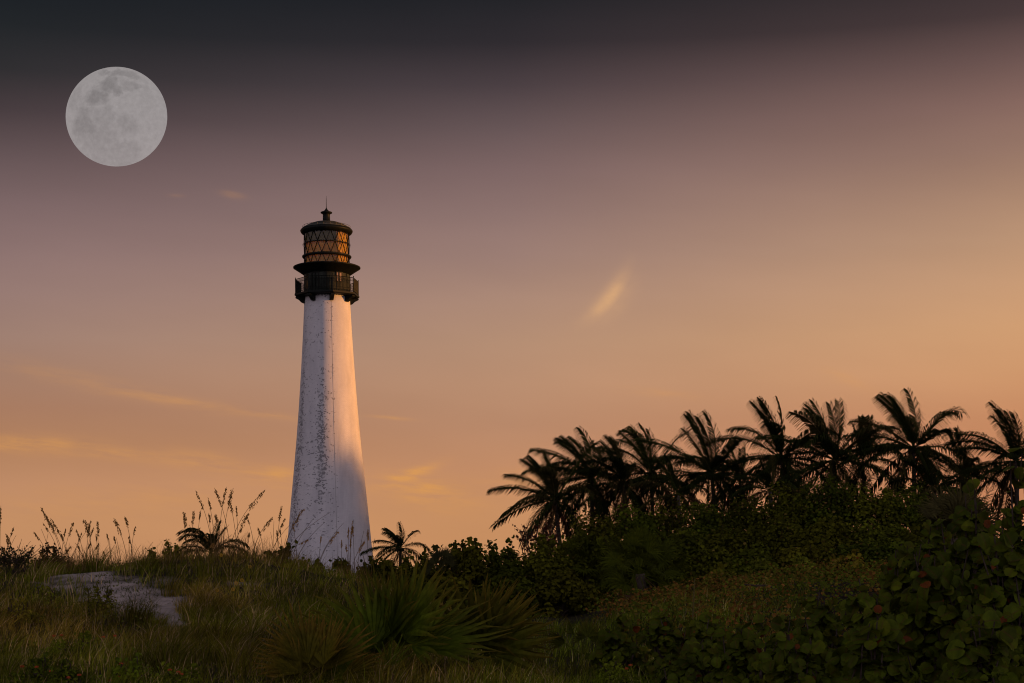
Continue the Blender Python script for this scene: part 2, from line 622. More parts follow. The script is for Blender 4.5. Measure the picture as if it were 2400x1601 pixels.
# long bent tussock grass in clumps
tu = MB()
for k in range(230):
    px = rng.uniform(-150, 1000)
    D = rng.uniform(18, 31)
    if rng.random() < 0.35:
        px = rng.uniform(300, 600); D = rng.uniform(20.5, 27.5)
    c = at(px, HY, D)
    if sandmask(c[0], c[1]) > 0.6:
        continue
    m = int(rng.integers(55, 110))
    a = rng.random(m) * 2 * PI
    r = 0.16 * np.sqrt(rng.random(m))
    bx, by = c[0] + r * np.cos(a), c[1] + r * np.sin(a)
    H = rng.uniform(0.25, 0.60) * (0.6 + 0.6 * rng.random(m))
    fall = rng.uniform(0.5, 1.2)
    ln = np.stack([np.cos(a) * fall * rng.random(m) + 0.25, np.sin(a) * fall * rng.random(m)], 1)
    t = grass_tint(bx, by, m, 0.5 if rng.random() < .5 else 0.15)
    blades(tu, np.stack([bx, by, height(bx, by) - .02], 1), H, 0.008 + 0.004 * rng.random(m), ln, t, droop=rng.uniform(.1, .5), levels=(0, .25, .5, .75, 1.0))
tag(tu.build('tussock_grass', M['grass']), 'long bent tussocks of drying grass on the dune slope', 'grass', kind='stuff')

# little runners of green on the bare sand
sg_ = MB()
for k in range(60):
    px_, D_ = rng.uniform(80, 440), rng.uniform(26.2, 31.2)
    c = at(px_, HY, D_)
    m = int(rng.integers(20, 110) * rng.random() + 8)
    bx, by = c[0] + rng.normal(0, .16, m), c[1] + rng.normal(0, .12, m)
    blades(sg_, np.stack([bx, by, height(bx, by) - .01], 1), rng.uniform(.02, .09, m), np.full(m, .014), rng.normal(0, 1.6, (m, 2)), np.tile([[.07, .085, .012]], (m, 1)) * (.5 + rng.random((m, 1))))
tag(sg_.build('sand_runners', M['grass']), 'low green runners creeping over the bare sand patch', 'ground cover', kind='stuff')

# upright ridge grass against the sky
rg = MB()
x, y, px = scatter(9000, (-200, 900), (30.8, 34.5), lambda x, y, px: np.clip(noise(x, y, 1.6) * 1.5 - .2, 0, 1) * (1 - .9 * sandmask(x, y)))
n = len(x)
blades(rg, np.stack([x, y, height(x, y) - .02], 1), (0.12 + 0.40 * rng.random(n) ** 2.2), 0.007 + .004 * rng.random(n), np.stack([rng.normal(.12, .3, n), rng.normal(0, .2, n)], 1),
       np.where(rng.random((n, 1)) < .5, np.array([[.26, .16, .05]]), np.array([[.11, .09, .02]])) * (0.7 + .6 * rng.random((n, 1))))
tag(rg.build('ridge_grass', M['grass']), 'thin upright grass along the crest of the dune against the sky', 'grass', kind='stuff')


# ------------------------------------------------------------------ leaves
def leaves_simple(mb, c, nrm, size, tint, aspect=0.75):
    """folded six-point leaves: two quads each"""
    n = len(c)
    nrm = unit(nrm)
    r = unit(rng.normal(size=(n, 3)))
    a = unit(np.cross(nrm, r))
    b = np.cross(nrm, a)
    L = (size * 0.5)[:, None]
    Wd = L * aspect
    fold = nrm * L * 0.25
    V = np.stack([c - a * L, c - a * L * .35 + b * Wd + fold, c + a * L * .45 + b * Wd * .9 + fold, c + a * L, c + a * L * .45 - b * Wd * .9 + fold, c - a * L * .35 - b * Wd + fold], 1)
    k = np.arange(n)[:, None] * 6
    f = np.concatenate([k + np.array([[0, 1, 2, 3]]), k + np.array([[0, 3, 4, 5]])])
    mb.add(V.reshape(-1, 3), [f], np.repeat(tint, 6, 0))


def leaves_round(mb, c, nrm, axis_, size, tint):
    """round sea grape leaves with a notch at the stalk, folded along the rib and slightly cupped"""
    n = len(c)
    nrm = unit(nrm)
    a = unit(axis_ - nrm * np.sum(axis_ * nrm, 1, keepdims=True))
    b = np.cross(nrm, a)
    L = (size * 0.5)[:, None]
    ts = np.array([-0.92, -0.78, -0.35, 0.15, 0.62, 0.93])
    ws = np.array([0.30, 0.72, 1.06, 1.10, 0.80, 0.22])
    cup = rng.uniform(-.10, .42, (n, 1))
    wav = rng.uniform(-.20, .20, (n, 1))
    rows = []
    T = []
    for t, w in zip(ts, ws):
        tt = t
        mid = c + a * L * (tt + (0.14 if t < -.9 else 0)) + nrm * L * (-.18 * t * t)
        lft = c + a * L * (tt - (0.05 if t < -.9 else 0)) + b * L * w + nrm * L * (cup * w * w + wav * w - .18 * t * t)
        rgt = c + a * L * (tt - (0.05 if t < -.9 else 0)) - b * L * w + nrm * L * (cup * w * w - wav * w - .18 * t * t)
        rows += [lft, mid, rgt]
        T += [0, 1, 0]
    V = np.stack(rows, 1)
    k = np.arange(n)[:, None] * 18
    f = []
    for r in range(5):
        o = 3 * r
        f.append(k + np.array([[o, o + 1, o + 4, o + 3]]))
        f.append(k + np.array([[o + 1, o + 2, o + 5, o + 4]]))
    tn = np.repeat(tint, 18, 0)
    tn = np.hstack([tn, np.tile(np.array(T, float), n)[:, None]])
    mb.add(V.reshape(-1, 3), [np.concatenate(f)], tn)


def lump_cloud(n_l, rx, ry, h, base=0.1, power=1.0):
    """centres of foliage lumps spread through a half-dome"""
    a = rng.random(n_l) * 2 * PI
    el = np.arcsin(rng.random(n_l) ** power)
    rr = rng.uniform(0.62, 1.0, n_l)
    return np.stack([rx * rr * np.cos(el) * np.cos(a), ry * rr * np.cos(el) * np.sin(a), h * (base + (1 - base) * rr * np.sin(el))], 1)


GREENS = {'dark': np.array([0.054, 0.074, 0.005]), 'mid': np.array([0.082, 0.106, 0.007]), 'olive': np.array([0.165, 0.185, 0.016]), 'bright': np.array([0.135, 0.190, 0.012]),
          'brown': np.array([0.095, 0.055, 0.016])}


def shrub(px, D, top, width, label, cat='shrub', name='shrub', leaf=0.07, tone='dark', n=2600, lumps=26, sprigs=6, red=0.0, yellow=0.0, group=None, sprig_h=0.25, depth=1.0, round_leaf=False, aspect=.75):
    """rounded bush: branches from the root, lumps of leaves, upright leafy sprigs on its top"""
    g = at(px, HY, D)
    z0 = float(height(g[0], g[1]))
    H = (at(px, top, D)[2] - z0) * 1.04
    rx = width / F * D / 2
    ry = rx * depth
    T = thing(name, label, cat, (g[0], g[1], z0), group)
    lc = lump_cloud(lumps, rx * .92, ry * .86, H * .88, .05, .75)
    lr = rng.uniform(.16, .30, lumps) * (rx + H) / 2 * min(1.0, (30 / lumps) ** .35) + .04
    # leaves
    which = rng.integers(0, lumps, n)
    d = unit(rng.normal(size=(n, 3)))
    rad = lr[which] * rng.random(n) ** .33
    c = lc[which] + d * rad[:, None] * np.array([1.15, 1.15, .85])
    c[:, 2] = np.maximum(c[:, 2], 0.02)
    # cap so the top stays near the photographed outline
    nr = unit(d + np.array([0, -0.2, 0.7]) + rng.normal(0, .45, (n, 3)))
    base = GREENS[tone] * rng.uniform(.62, 1.12) * np.array([rng.uniform(.9, 1.3), 1, 1])
    tn = base * (0.6 + .8 * rng.random((n, 1))) * (0.6 + .75 * rng.random((lumps, 1)))[which]
    if red > 0:
        k = rng.random(n) < red
        tn[k] = np.array([.13, .035, .012]) * (0.6 + .8 * rng.random((k.sum(), 1)))
    if yellow > 0:
        k = rng.random(n) < yellow
        tn[k] = np.array([.16, .12, .025]) * (0.6 + .8 * rng.random((k.sum(), 1)))
    sz = leaf * rng.uniform(.6, 1.25, n)
    mb = MB()
    if round_leaf:
        leaves_round(mb, c, nr, rng.normal(size=(n, 3)) + np.array([0, 0, -.6]), sz, tn)
    else:
        leaves_simple(mb, c, nr, sz, tn, aspect)
    br = MB()
    bl = np.union1d(rng.choice(lumps, min(lumps, 12), replace=False), np.argsort(-lc[:, 2])[:max(4, lumps // 3)] if sprigs else [0]).astype(int)
    for q in bl:
        e = lc[q]
        mid = e * .5 + np.array([0, 0, .05]) + rng.normal(0, .05, 3)
        tube(br, [(0, 0, -.05), mid * np.array([.5, .5, .6]), mid, e], [.03, .022, .016, .008], 5)
    tops = lc[np.argsort(-lc[:, 2])[:max(4, lumps // 3)]]
    for s in range(sprigs):
        b0 = tops[rng.integers(len(tops))]
        hs = sprig_h * rng.uniform(.6, 1.5)
        p1 = b0 + np.array([rng.normal(0, .18) * hs, 0, hs * .5 + lr.mean() * .5])
        p2 = p1 + np.array([rng.normal(-.05, .2) * hs, 0, hs * .6])
        tube(br, [b0, p1, p2], [.012, .008, .004], 4)
        m = int(10 + hs * 40)
        tt = rng.uniform(.25, 1.05, m)[:, None]
        cc = b0 + (p2 - b0) * tt + rng.normal(0, leaf * .55, (m, 3))
        leaves_simple(mb, cc, rng.normal(size=(m, 3)) + np.array([0, -.6, .2]), leaf * rng.uniform(.9, 1.5, m), base * (0.6 + .8 * rng.random((m, 1))), .85)
    mb.build('foliage', M['seagrape'] if round_leaf else M['leaf'], T)
    br.build('branches', M['twig'], T)
    return T


# ---- dark hedge between the dune and the palms
HG = 'dark sea grape bushes of the hedge right of the lighthouse'
for px, D, top, w, lab in [
    (905, 43, 1312, 175, 'dark bush at the foot of the small palm right of the lighthouse'),
    (990, 43, 1296, 185, 'dark low bush right behind the small fan palm in the hedge'),
    (1095, 43, 1280, 185, 'dark round leaved bush in the hedge with short upright sprigs'),
    (1185, 43, 1286, 155, 'dark bush with the tallest upright leafy sprigs on the hedge top'),
    (1280, 43, 1276, 155, 'dark dense bush in front of the leaning palm trunk'),
    (1365, 44, 1248, 155, 'dark bush climbing at the right end of the hedge below the palms')]:
    shrub(px, D, top, w, lab, leaf=.10, n=4600, lumps=30, sprigs=12 if px > 1050 else 5, sprig_h=.26, group=HG, name='sea_grape_bush', depth=.8, tone='mid')
for px, D, top, w, lab in [
    (960, 38.5, 1358, 175, 'shaded bush at the lower left of the hedge beside the grass slope'),
    (1075, 38, 1348, 185, 'shaded rounded bush in the front row of the hedge'),
    (1190, 37.5, 1348, 195, 'broad shaded bush in the middle of the front row of the hedge'),
    (1310, 38, 1338, 185, 'shaded bush left of the large fan palm')]:
    shrub(px, D, top, w, lab, leaf=.10, n=5000, lumps=38, sprigs=0, group=HG, name='sea_grape_bush', depth=.7, tone='mid')

# ---- low sprigs in front of the tower's foot
for px, D, top, w, lab in [
    (655, 36, 1306, 70, 'small dark bush with a tall sprig left of the lighthouse foot'),
    (728, 37, 1336, 100, 'low dark bush in front of the lighthouse foot at its left edge'),
    (795, 38, 1340, 110, 'low dark leafy bush in front of the middle of the lighthouse foot'),
    (862, 39, 1334, 110, 'low dark bush in front of the lighthouse foot at its right edge')]:
    shrub(px, D, top, w, lab, leaf=.085, n=900, lumps=12, sprigs=9, sprig_h=.2, name='coastal_bush', tone='dark')

# ---- thicket behind on the rise
TG = 'dense bushes of the thicket under the palms'
for px, D, top, w, lab in [
    (1395, 55, 1190, 168, 'dark bush at the left end of the thicket under the palms'),
    (1480, 56, 1169, 182, 'dark bush directly behind the large fan palm'),
    (1430, 48, 1239, 210, 'dark bush between the two fan palms'),
    (1530, 48, 1235, 210, 'dark bush peeping over the right shoulder of the large fan palm'),
    (1575, 57, 1140, 196, 'tall bush under the second cluster of palms, right of the large fan palm'),
    (1670, 55, 1165, 182, 'bush below the trunk of the tall windblown palm'),
    (1765, 55, 1155, 182, 'bush left of the rounded rise of the thicket'),
    (1850, 54, 1122, 182, 'rounded bush on the left shoulder of the thicket rise'),
    (1945, 54, 1106, 196, 'highest rounded bush in the middle of the thicket rise'),
    (2045, 54, 1112, 196, 'rounded bush on the thicket rise left of the slender palm trunk'),
    (2140, 54, 1134, 182, 'bush at the foot of the slender tall palm trunk'),
    (2230, 52, 1147, 196, 'dark bush between the slender palm and the big round leaves')]:
    shrub(px, D, top, w, lab, leaf=.10, n=5200, lumps=60, sprigs=3, sprig_h=.15, group=TG, name='thicket_bush', depth=.7, tone='mid', yellow=.02)
for px, D, top, w, lab in [
    (1610, 47, 1234, 210, 'shadowy bush on the thicket slope right of the large fan palm'),
    (1720, 47, 1226, 210, 'bush halfway up the thicket slope below the palms'),
    (1830, 47, 1214, 224, 'broad bush in the middle of the thicket slope'),
    (1950, 46, 1209, 224, 'dark broad bush in the centre of the slope below the rise'),
    (2070, 46, 1214, 224, 'dark bush on the slope beside the big sea grape'),
    (2190, 45, 1226, 210, 'dark bush behind the left edge of the big sea grape')]:
    shrub(px, D, top, w, lab, leaf=.10, n=5200, lumps=60, sprigs=2, sprig_h=.15, group=TG, name='thicket_bush', depth=.7, tone='mid', yellow=.02)
for px, D, top, w, lab in [
    (1650, 43, 1289, 224, 'dark green bush low on the slope right of the large fan palm'),
    (1770, 43, 1282, 224, 'dark green bush low on the slope in the middle'),
    (1890, 43, 1274, 224, 'dark green bush low on the slope under the rise'),
    (2010, 43, 1269, 224, 'dark green bush low on the slope left of the sea grapes'),
    (2125, 43, 1264, 224, 'dark green bush low on the slope partly behind the sea grapes')]:
    shrub(px, D, top, w, lab, leaf=.10, n=4400, lumps=56, sprigs=2, sprig_h=.12, group=TG, name='thicket_bush', depth=.7, tone='mid', yellow=.03)
for px, D, top, w, lab in [
    (1690, 40, 1340, 110, 'small light green bush at the top edge of the reddish ground cover'),
    (1790, 40, 1325, 120, 'light green bush above the reddish ground cover'),
    (1890, 39, 1320, 120, 'yellow green bush beneath the dark slope'),
    (1990, 38, 1310, 130, 'light green bush nearest the big sea grape leaves')]:
    shrub(px, D, top, w, lab, leaf=.09, n=2400, lumps=24, sprigs=5, sprig_h=.12, group='light green bushes above the ground cover', name='low_bush', depth=.7, tone='olive', yellow=.06, red=.02)

# ---- reddish ground cover on the right slope
gc = MB()
def dgc(x, y, px):
    edge = 1400 + (33 - y) * 12
    return np.clip((px - edge) / 60, 0, 1) * np.clip(.35 + noise(x, y, 1.4), 0, 1)
x, y, px = scatter(26000, (1330, 2350), (20, 40), dgc)
n = len(x)
z = height(x, y) + rng.random(n) ** 1.2 * (.12 + .42 * noise(x, y, 1.1))
k = noise(x, y, .7)[:, None] + rng.normal(0, .28, (n, 1))
tn = np.where(k > .66, np.array([[.20, .100, .022]]), np.where(k > .42, np.array([[.16, .13, .018]]), np.array([[.10, .135, .012]])))
tn = np.where(rng.random((n, 1)) < .03, np.array([[.22, .16, .04]]), tn) * (.5 + .9 * rng.random((n, 1)))
leaves_simple(gc, np.stack([x, y, z], 1), rng.normal(0, .5, (n, 3)) + np.array([0, -.3, .8]), rng.uniform(.03, .085, n), tn, .8)
tag(gc.build('ground_cover', M['leaf']), 'reddish brown and green low leafy ground cover on the right slope', 'ground cover', kind='stuff')

# leafy weeds amongst the dune grass
wd = MB()
x, y, px = scatter(26000, (-200, 1300), (17.5, 35), lambda x, y, px: np.clip(noise(x + 9, y, .9) * 2.2 - .75, 0, 1) * (1 - .85 * sandmask(x, y)))
n = len(x)
z = height(x, y) + rng.random(n) * (.10 + .22 * noise(x, y, 1.1))
tn = np.array([[.115, .135, .014]]) * (.5 + 1.0 * rng.random((n, 1)))
tn = np.where(rng.random((n, 1)) < .07, np.array([[.20, .17, .07]]), tn)
leaves_simple(wd, np.stack([x, y, z], 1), rng.normal(0, .5, (n, 3)) + np.array([0, -.3, .8]), rng.uniform(.018, .05, n), tn, .6)
tag(wd.build('dune_weeds', M['leaf']), 'small leafy weeds mixed with the dune grass', 'weeds', kind='stuff')


# ------------------------------------------------------------------ big sea grape on the right
def sea_grape(px, D, top, width, label, n=260, leaf=.19, red=.028, lumps=22, depth=.7):
    g = at(px, HY, D)
    z0 = float(height(g[0], g[1]))
    H = (at(px, top, D)[2] - z0) * 1.12
    rx = width / F * D / 2
    T = thing('sea_grape_shrub', label, 'shrub', (g[0], g[1], z0), 'big round leaved sea grapes on the right')
    br = MB()
    mb = MB()
    rd = MB()
    C, Nn, A, S, K = [], [], [], [], []
    n = int(n * 3.3)
    nb = max(6, n // 10)
    ends = lump_cloud(nb, rx * .95, rx * depth, H * .97, .06, .75)
    for e in ends:
        st = np.array([e[0] * .25, e[1] * .25, 0.0])
        m1 = st + (e - st) * .45 + np.array([rng.normal(0, .06), rng.normal(0, .06), .08])
        m2 = st + (e - st) * .8 + rng.normal(0, .05, 3)
        tube(br, [st, m1, m2, e], [.02, .014, .009, .005], 5)
        for q in range(n // nb):
            t = rng.uniform(.45, 1.04)
            c = (m1 + (e - m1) * t) + rng.normal(0, leaf * .45, 3)
            C.append(c)
            out = unit(np.array([c[0] / rx, -.6, .5 + .4 * rng.random()]) + rng.normal(0, .45, 3))
            Nn.append(out)
            A.append(unit(np.array([rng.normal(0, .6), -.1, rng.normal(0.2, .6)])))
            S.append(leaf * rng.uniform(.35, 1.15))
            K.append(rng.random() < red)
    C, Nn, A, S, K = map(np.array, (C, Nn, A, S, K))
    C[:, 2] = np.maximum(C[:, 2], .05)
    tg = np.array([.066, .094, .005]) * (.55 + .8 * rng.random((len(C), 1))) * np.array([1, 1, 1]) + rng.random((len(C), 1)) ** 4 * np.array([.03, .02, 0])
    leaves_round(mb, C[~K], Nn[~K], A[~K], S[~K], tg[~K])
    mb.build('foliage', M['seagrape'], T)
    if K.any():
        m = K.sum()
        for q in np.where(K)[0]:
            rd = MB()
            leaves_round(rd, C[q:q + 1] + np.array([0, -.03, 0]), Nn[q:q + 1], A[q:q + 1], S[q:q + 1] * .65, np.array([.15, .045, .010]) * (.5 + .8 * rng.random((1, 1))))
            rd.build('leaf', M['seagrape'], T)['label'] = 'red and orange leaf among the green ones'
    br.build('branches', M['twig'], T)


for a in [
    (2385, 15.0, 1095, 200, 'tallest sea grape at the right edge, its round leaves reaching the palm crowns', 300),
    (2290, 15.5, 1145, 200, 'sea grape stepping down left of the tallest one', 300),
    (2200, 15.5, 1195, 180, 'sea grape whose shoulder stands below the dark young palm', 280),
    (2110, 16.0, 1262, 170, 'sea grape with a red leaf at its upper left edge', 240),
    (2350, 13.0, 1260, 280, 'sea grape with the largest leaves at the right edge', 340),
    (2190, 13.5, 1335, 280, 'broad sea grape in the middle of the right hand mass', 320),
    (2030, 15.0, 1360, 200, 'sea grape at the left of the right hand mass, above a dark branch', 240),
    (1915, 16.0, 1395, 190, 'sea grape beside the reddish ground cover with orange leaves', 230),
    (1820, 17.0, 1420, 180, 'sea grape whose rounded top leaves stand before the reddish ground cover', 200),
    (2060, 12.8, 1465, 260, 'low sea grape with a pale shiny leaf near the bottom edge', 260),
    (2290, 11.8, 1440, 260, 'shadowy sea grape at the bottom right above the lantana', 200),
    (1870, 14.5, 1490, 200, 'low sea grape tangle between the orange leaved one and the bottom edge', 200),
    (1730, 17.5, 1445, 150, 'sparse sea grape left of the rounded one', 150)]:
    sea_grape(a[0], a[1], a[2], a[3], a[4], n=a[5], leaf=.125 if a[1] > 14.8 else .14)
for px, D, top, w, lab in [(1450, 21.5, 1440, 140, 'small sea grape sprouting at the left end of the lower row'),
                           (1560, 21.0, 1425, 140, 'small sea grape with light green leaves in the lower row'),
                           (1655, 20.5, 1435, 120, 'small sea grape at the right end of the lower row'),
                           (1620, 18.5, 1500, 240, 'low sea grape tangle at the bottom edge right of the palmettos')]:
    sea_grape(px, D, top, w, lab, n=110, leaf=.13)
    
# understorey of small leaves in the shade of the sea grapes
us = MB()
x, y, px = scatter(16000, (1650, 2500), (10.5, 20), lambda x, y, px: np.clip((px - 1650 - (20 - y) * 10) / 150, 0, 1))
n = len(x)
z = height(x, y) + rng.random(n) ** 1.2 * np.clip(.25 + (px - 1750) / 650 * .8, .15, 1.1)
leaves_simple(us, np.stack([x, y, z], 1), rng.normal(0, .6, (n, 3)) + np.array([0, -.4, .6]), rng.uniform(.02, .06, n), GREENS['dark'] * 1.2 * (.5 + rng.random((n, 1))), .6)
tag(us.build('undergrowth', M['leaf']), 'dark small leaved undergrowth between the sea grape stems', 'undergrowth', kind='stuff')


# ------------------------------------------------------------------ coconut palms
WIND = np.array([-1.0, -0.1, 0.12])


def frond(mb, L, az_, el, droop, wind, tint, npair=56, twist=0.0):
    """a feather leaf: arched rib with two rows of hanging leaflets blown to one side"""
    d = np.array([math.cos(az_) * math.cos(el), math.sin(az_) * math.cos(el), math.sin(el)])
    P = [np.zeros(3)]
    K = 14
    dirs = []
    for s in range(K):
        t = (s + .5) / K
        dd = unit(d + np.array([0, 0, -1.0]) * droop * t ** 1.5 + WIND * wind * t)
        dirs.append(dd)
        P.append(P[-1] + dd * L / K)
    P = np.array(P)
    tube(mb, P, np.linspace(.035, .006, K + 1) * (L / 3.6), 4, tint * 1.6, cap=False)
    s = np.linspace(.10, 1.0, npair)
    idx = s * K
    i0 = np.minimum(idx.astype(int), K - 1)
    fr_ = (idx - i0)[:, None]
    c = P[i0] * (1 - fr_) + P[i0 + 1] * fr_
    T = np.array(dirs)[i0]
    up = np.array([0, 0, 1.0]) + 0.001
    side = unit(np.cross(T, up + np.array([0.0, .25, 0])))
    nrm = np.cross(side, T)
    ll = L * .24 * np.sin(np.clip(.25 + s * 2.5, 0, PI)) ** .6 + .08
    for sg in (-1, 1):
        jit = rng.normal(0, .09, (npair, 3))
        l1 = unit(side * sg * .70 + T * .75 + nrm * .12 + jit + WIND * wind * .25)
        l2 = unit(l1 + np.array([0, 0, -1.0]) * (1.1 + .4 * rng.random((npair, 1))) + WIND * wind * .45)
        a = c
        b = c + l1 * (ll * .5)[:, None]
        e = b + l2 * (ll * .5)[:, None]
        def across(l):
            w_ = T + (nrm + side * sg) * .4
            return unit(w_ - l * np.sum(w_ * l, 1, keepdims=True)) * (0.024 * L / 3.6 + .006)
        w1, w2 = across(l1), across(l2)
        V = np.stack([a - w1 * .6, a + w1 * .6, b - w1, b + w1, e - w2 * .15, e + w2 * .15], 1)
        k = np.arange(npair)[:, None] * 6
        f = np.concatenate([k + np.array([[0, 1, 3, 2]]), k + np.array([[2, 3, 5, 4]])])
        tt = np.repeat(tint * (.75 + .5 * rng.random((npair, 1))), 6, 0)
        mb.add(V.reshape(-1, 3), [f], tt)


def coconut_palm(px, py, D, L, label, trunk_px=None, n=27, elmin=-55, wind=.5, elmax=84, dead=2, seed=None, nuts=True, specs=None, trunk_r=.15, only=False):
    c = at(px, py, D)
    bx = trunk_px if trunk_px else px + 8
    g = at(bx, HY, D)
    z0 = float(height(g[0], g[1]))
    T = thing('coconut_palm', label, 'palm tree', (g[0], g[1], z0), 'windblown palms on the skyline')
    crown = np.array([c[0] - g[0], 0, c[2] - z0])
    tr = MB()
    ts = np.linspace(0, 1, 14)
    pts = np.stack([crown[0] * ts ** 1.4, 0 * ts, crown[2] * ts], 1)
    rad = trunk_r * (1.35 - .75 * ts) * (1 + .06 * np.sin(ts * 90))
    rad[0] *= 1.5
    tube(tr, pts, rad, 10)
    tr.build('trunk', M['bark'], T, True)
    if nuts:
        nb = MB()
        for q in range(7):
            a = rng.random() * 2 * PI
            cc = crown + np.array([math.cos(a) * .2, math.sin(a) * .2, -.12 - .12 * rng.random()]) 
            th = np.linspace(0, PI, 6)
            pr = np.stack([np.sin(th) * .11 + .001, cc[2] - np.cos(th) * .13], 1)
            lathe(nb, pr, 8, (.05, .045, .02), (cc[0], cc[1]))
        nb.build('coconuts', M['palm'], T, True)
    rs = []
    wind *= rng.uniform(.75, 1.3)
    ph = rng.random() * 6.28
    nt = max(3, round(n * .19)) if elmax > 60 else 0
    for q in range(n if not only else 0):
        if q < nt:                                   # the upright tuft, its tips blown over
            a = (PI if rng.random() < .6 else 0) + rng.normal(0, .55)
            rs.append((a, math.radians(rng.uniform(70, 88)), rng.uniform(.15, .55), wind * rng.uniform(.9, 1.6), L * rng.uniform(.66, .88)))
            continue
        f = (q - nt) / max(1, n - 1 - nt)
        el = math.radians(52 + (elmin - 52) * f) + rng.normal(0, .12)
        a = ph + q * 2.399 + rng.normal(0, .35)
        rs.append((a, el, .80 + .45 * f + rng.normal(0, .15), wind * (.85 - .5 * f), L * rng.uniform(.85, 1.14)))
    if specs:
        rs += specs
    for q, (a, el, droop, w, LL) in enumerate(rs):
        mb = MB()
        old = q > n - 1 - dead and q < n
        if old:
            tn = np.array([.07, .042, .018])
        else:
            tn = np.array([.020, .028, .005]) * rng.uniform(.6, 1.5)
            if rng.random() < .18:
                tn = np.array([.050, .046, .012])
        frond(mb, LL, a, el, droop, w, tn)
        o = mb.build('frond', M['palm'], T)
        o.location = tuple(crown)
        if old:
            o['label'] = 'dry brown frond hanging down'


for a in [
    dict(px=1300, py=1172, D=94, L=3.5, trunk_px=1321, label='leftmost big palm, its slanting trunk clear against the sky', wind=.55),
    dict(px=1385, py=1120, D=98, L=3.9, label='palm second from the left in the row, a swept tuft at its top', wind=.6),
    dict(px=1462, py=1135, D=97, L=3.5, label='lower palm third in the row between two swept crowns', wind=.5),
    dict(px=1526, py=1112, D=100, L=3.8, label='palm with one upright feathery frond, left of the tall windblown one', wind=.45),
    dict(px=1668, py=1112, D=95, L=4.3, trunk_px=1686, label='broad palm with a thick swept crown and its dark trunk seen below', wind=.55),
    dict(px=1832, py=1076, D=95, L=4.2, trunk_px=1848, label='palm with two upright spikes, left of the pair on the rise', wind=.35),
    dict(px=1955, py=1078, D=93, L=4.3, trunk_px=1950, label='palm with forked top and wide arching fronds above the rise', wind=.35),
    dict(px=2022, py=1082, D=99, L=3.4, label='half hidden palm with pale fuzzy fronds left of the tallest palm', wind=.15, n=12),
    dict(px=2141, py=1052, D=92, L=4.2, trunk_px=2146, label='tallest palm, slender bare trunk and rows of arching fronds', wind=.45),
    dict(px=2255, py=1118, D=90, L=3.1, label='shorter dark palm right of the tallest palm', wind=.3, n=14, elmin=-20),
    dict(px=2380, py=1080, D=88, L=3.9, label='palm cut by the right edge above the big sea grape', wind=.35),
    dict(px=1805, py=1150, D=88, L=2.4, label='young palm with low fronds between the broad palm and the spiked one', wind=.2, n=13, elmin=0, nuts=False),
    dict(px=1590, py=1160, D=90, L=2.8, label='low palm drooping over the thicket under the skyline row', wind=.2, n=11, elmin=-25, nuts=False),
    dict(px=1735, py=1135, D=103, L=3.0, label='dark palm far behind between the broad palm and the spiked one', wind=.3, n=10),
    dict(px=2190, py=1150, D=84, L=2.6, label='young palm with a drooping frond at the foot of the tallest palm', wind=.1, n=13, elmin=-20, nuts=False),
    dict(px=938, py=1284, D=108, L=2.2, trunk_px=938, label='small windblown palm standing right of the lighthouse', wind=.6, n=20, elmin=-45, trunk_r=.12),
    dict(px=494, py=1296, D=64, L=1.75, trunk_px=496, label='small palm crown rising behind the grassy dune left of the lighthouse', nuts=False, trunk_r=.10, dead=0, n=0, only=True,
         specs=[(math.radians(a_), math.radians(e_), d_, w_, l_) for a_, e_, d_, w_, l_ in ((185, 80, 1.5, .9, 1.6), (170, 66, 1.5, .5, 1.5), (150, 88, 1.1, .9, 1.35), (5, 76, .25, .0, 1.25), (20, 66, .5, .0, 1.1), (355, 42, 1.3, 0, 1.6), (15, 30, 1.2, 0, 1.4),
                (180, 32, 1.4, 0, 1.55), (200, 18, 1.0, 0, 1.3), (260, 60, 1.2, .3, 1.2), (80, 60, 1.0, .4, 1.2), (230, 50, 1.2, .2, 1.3))])]:
    coconut_palm(**a)


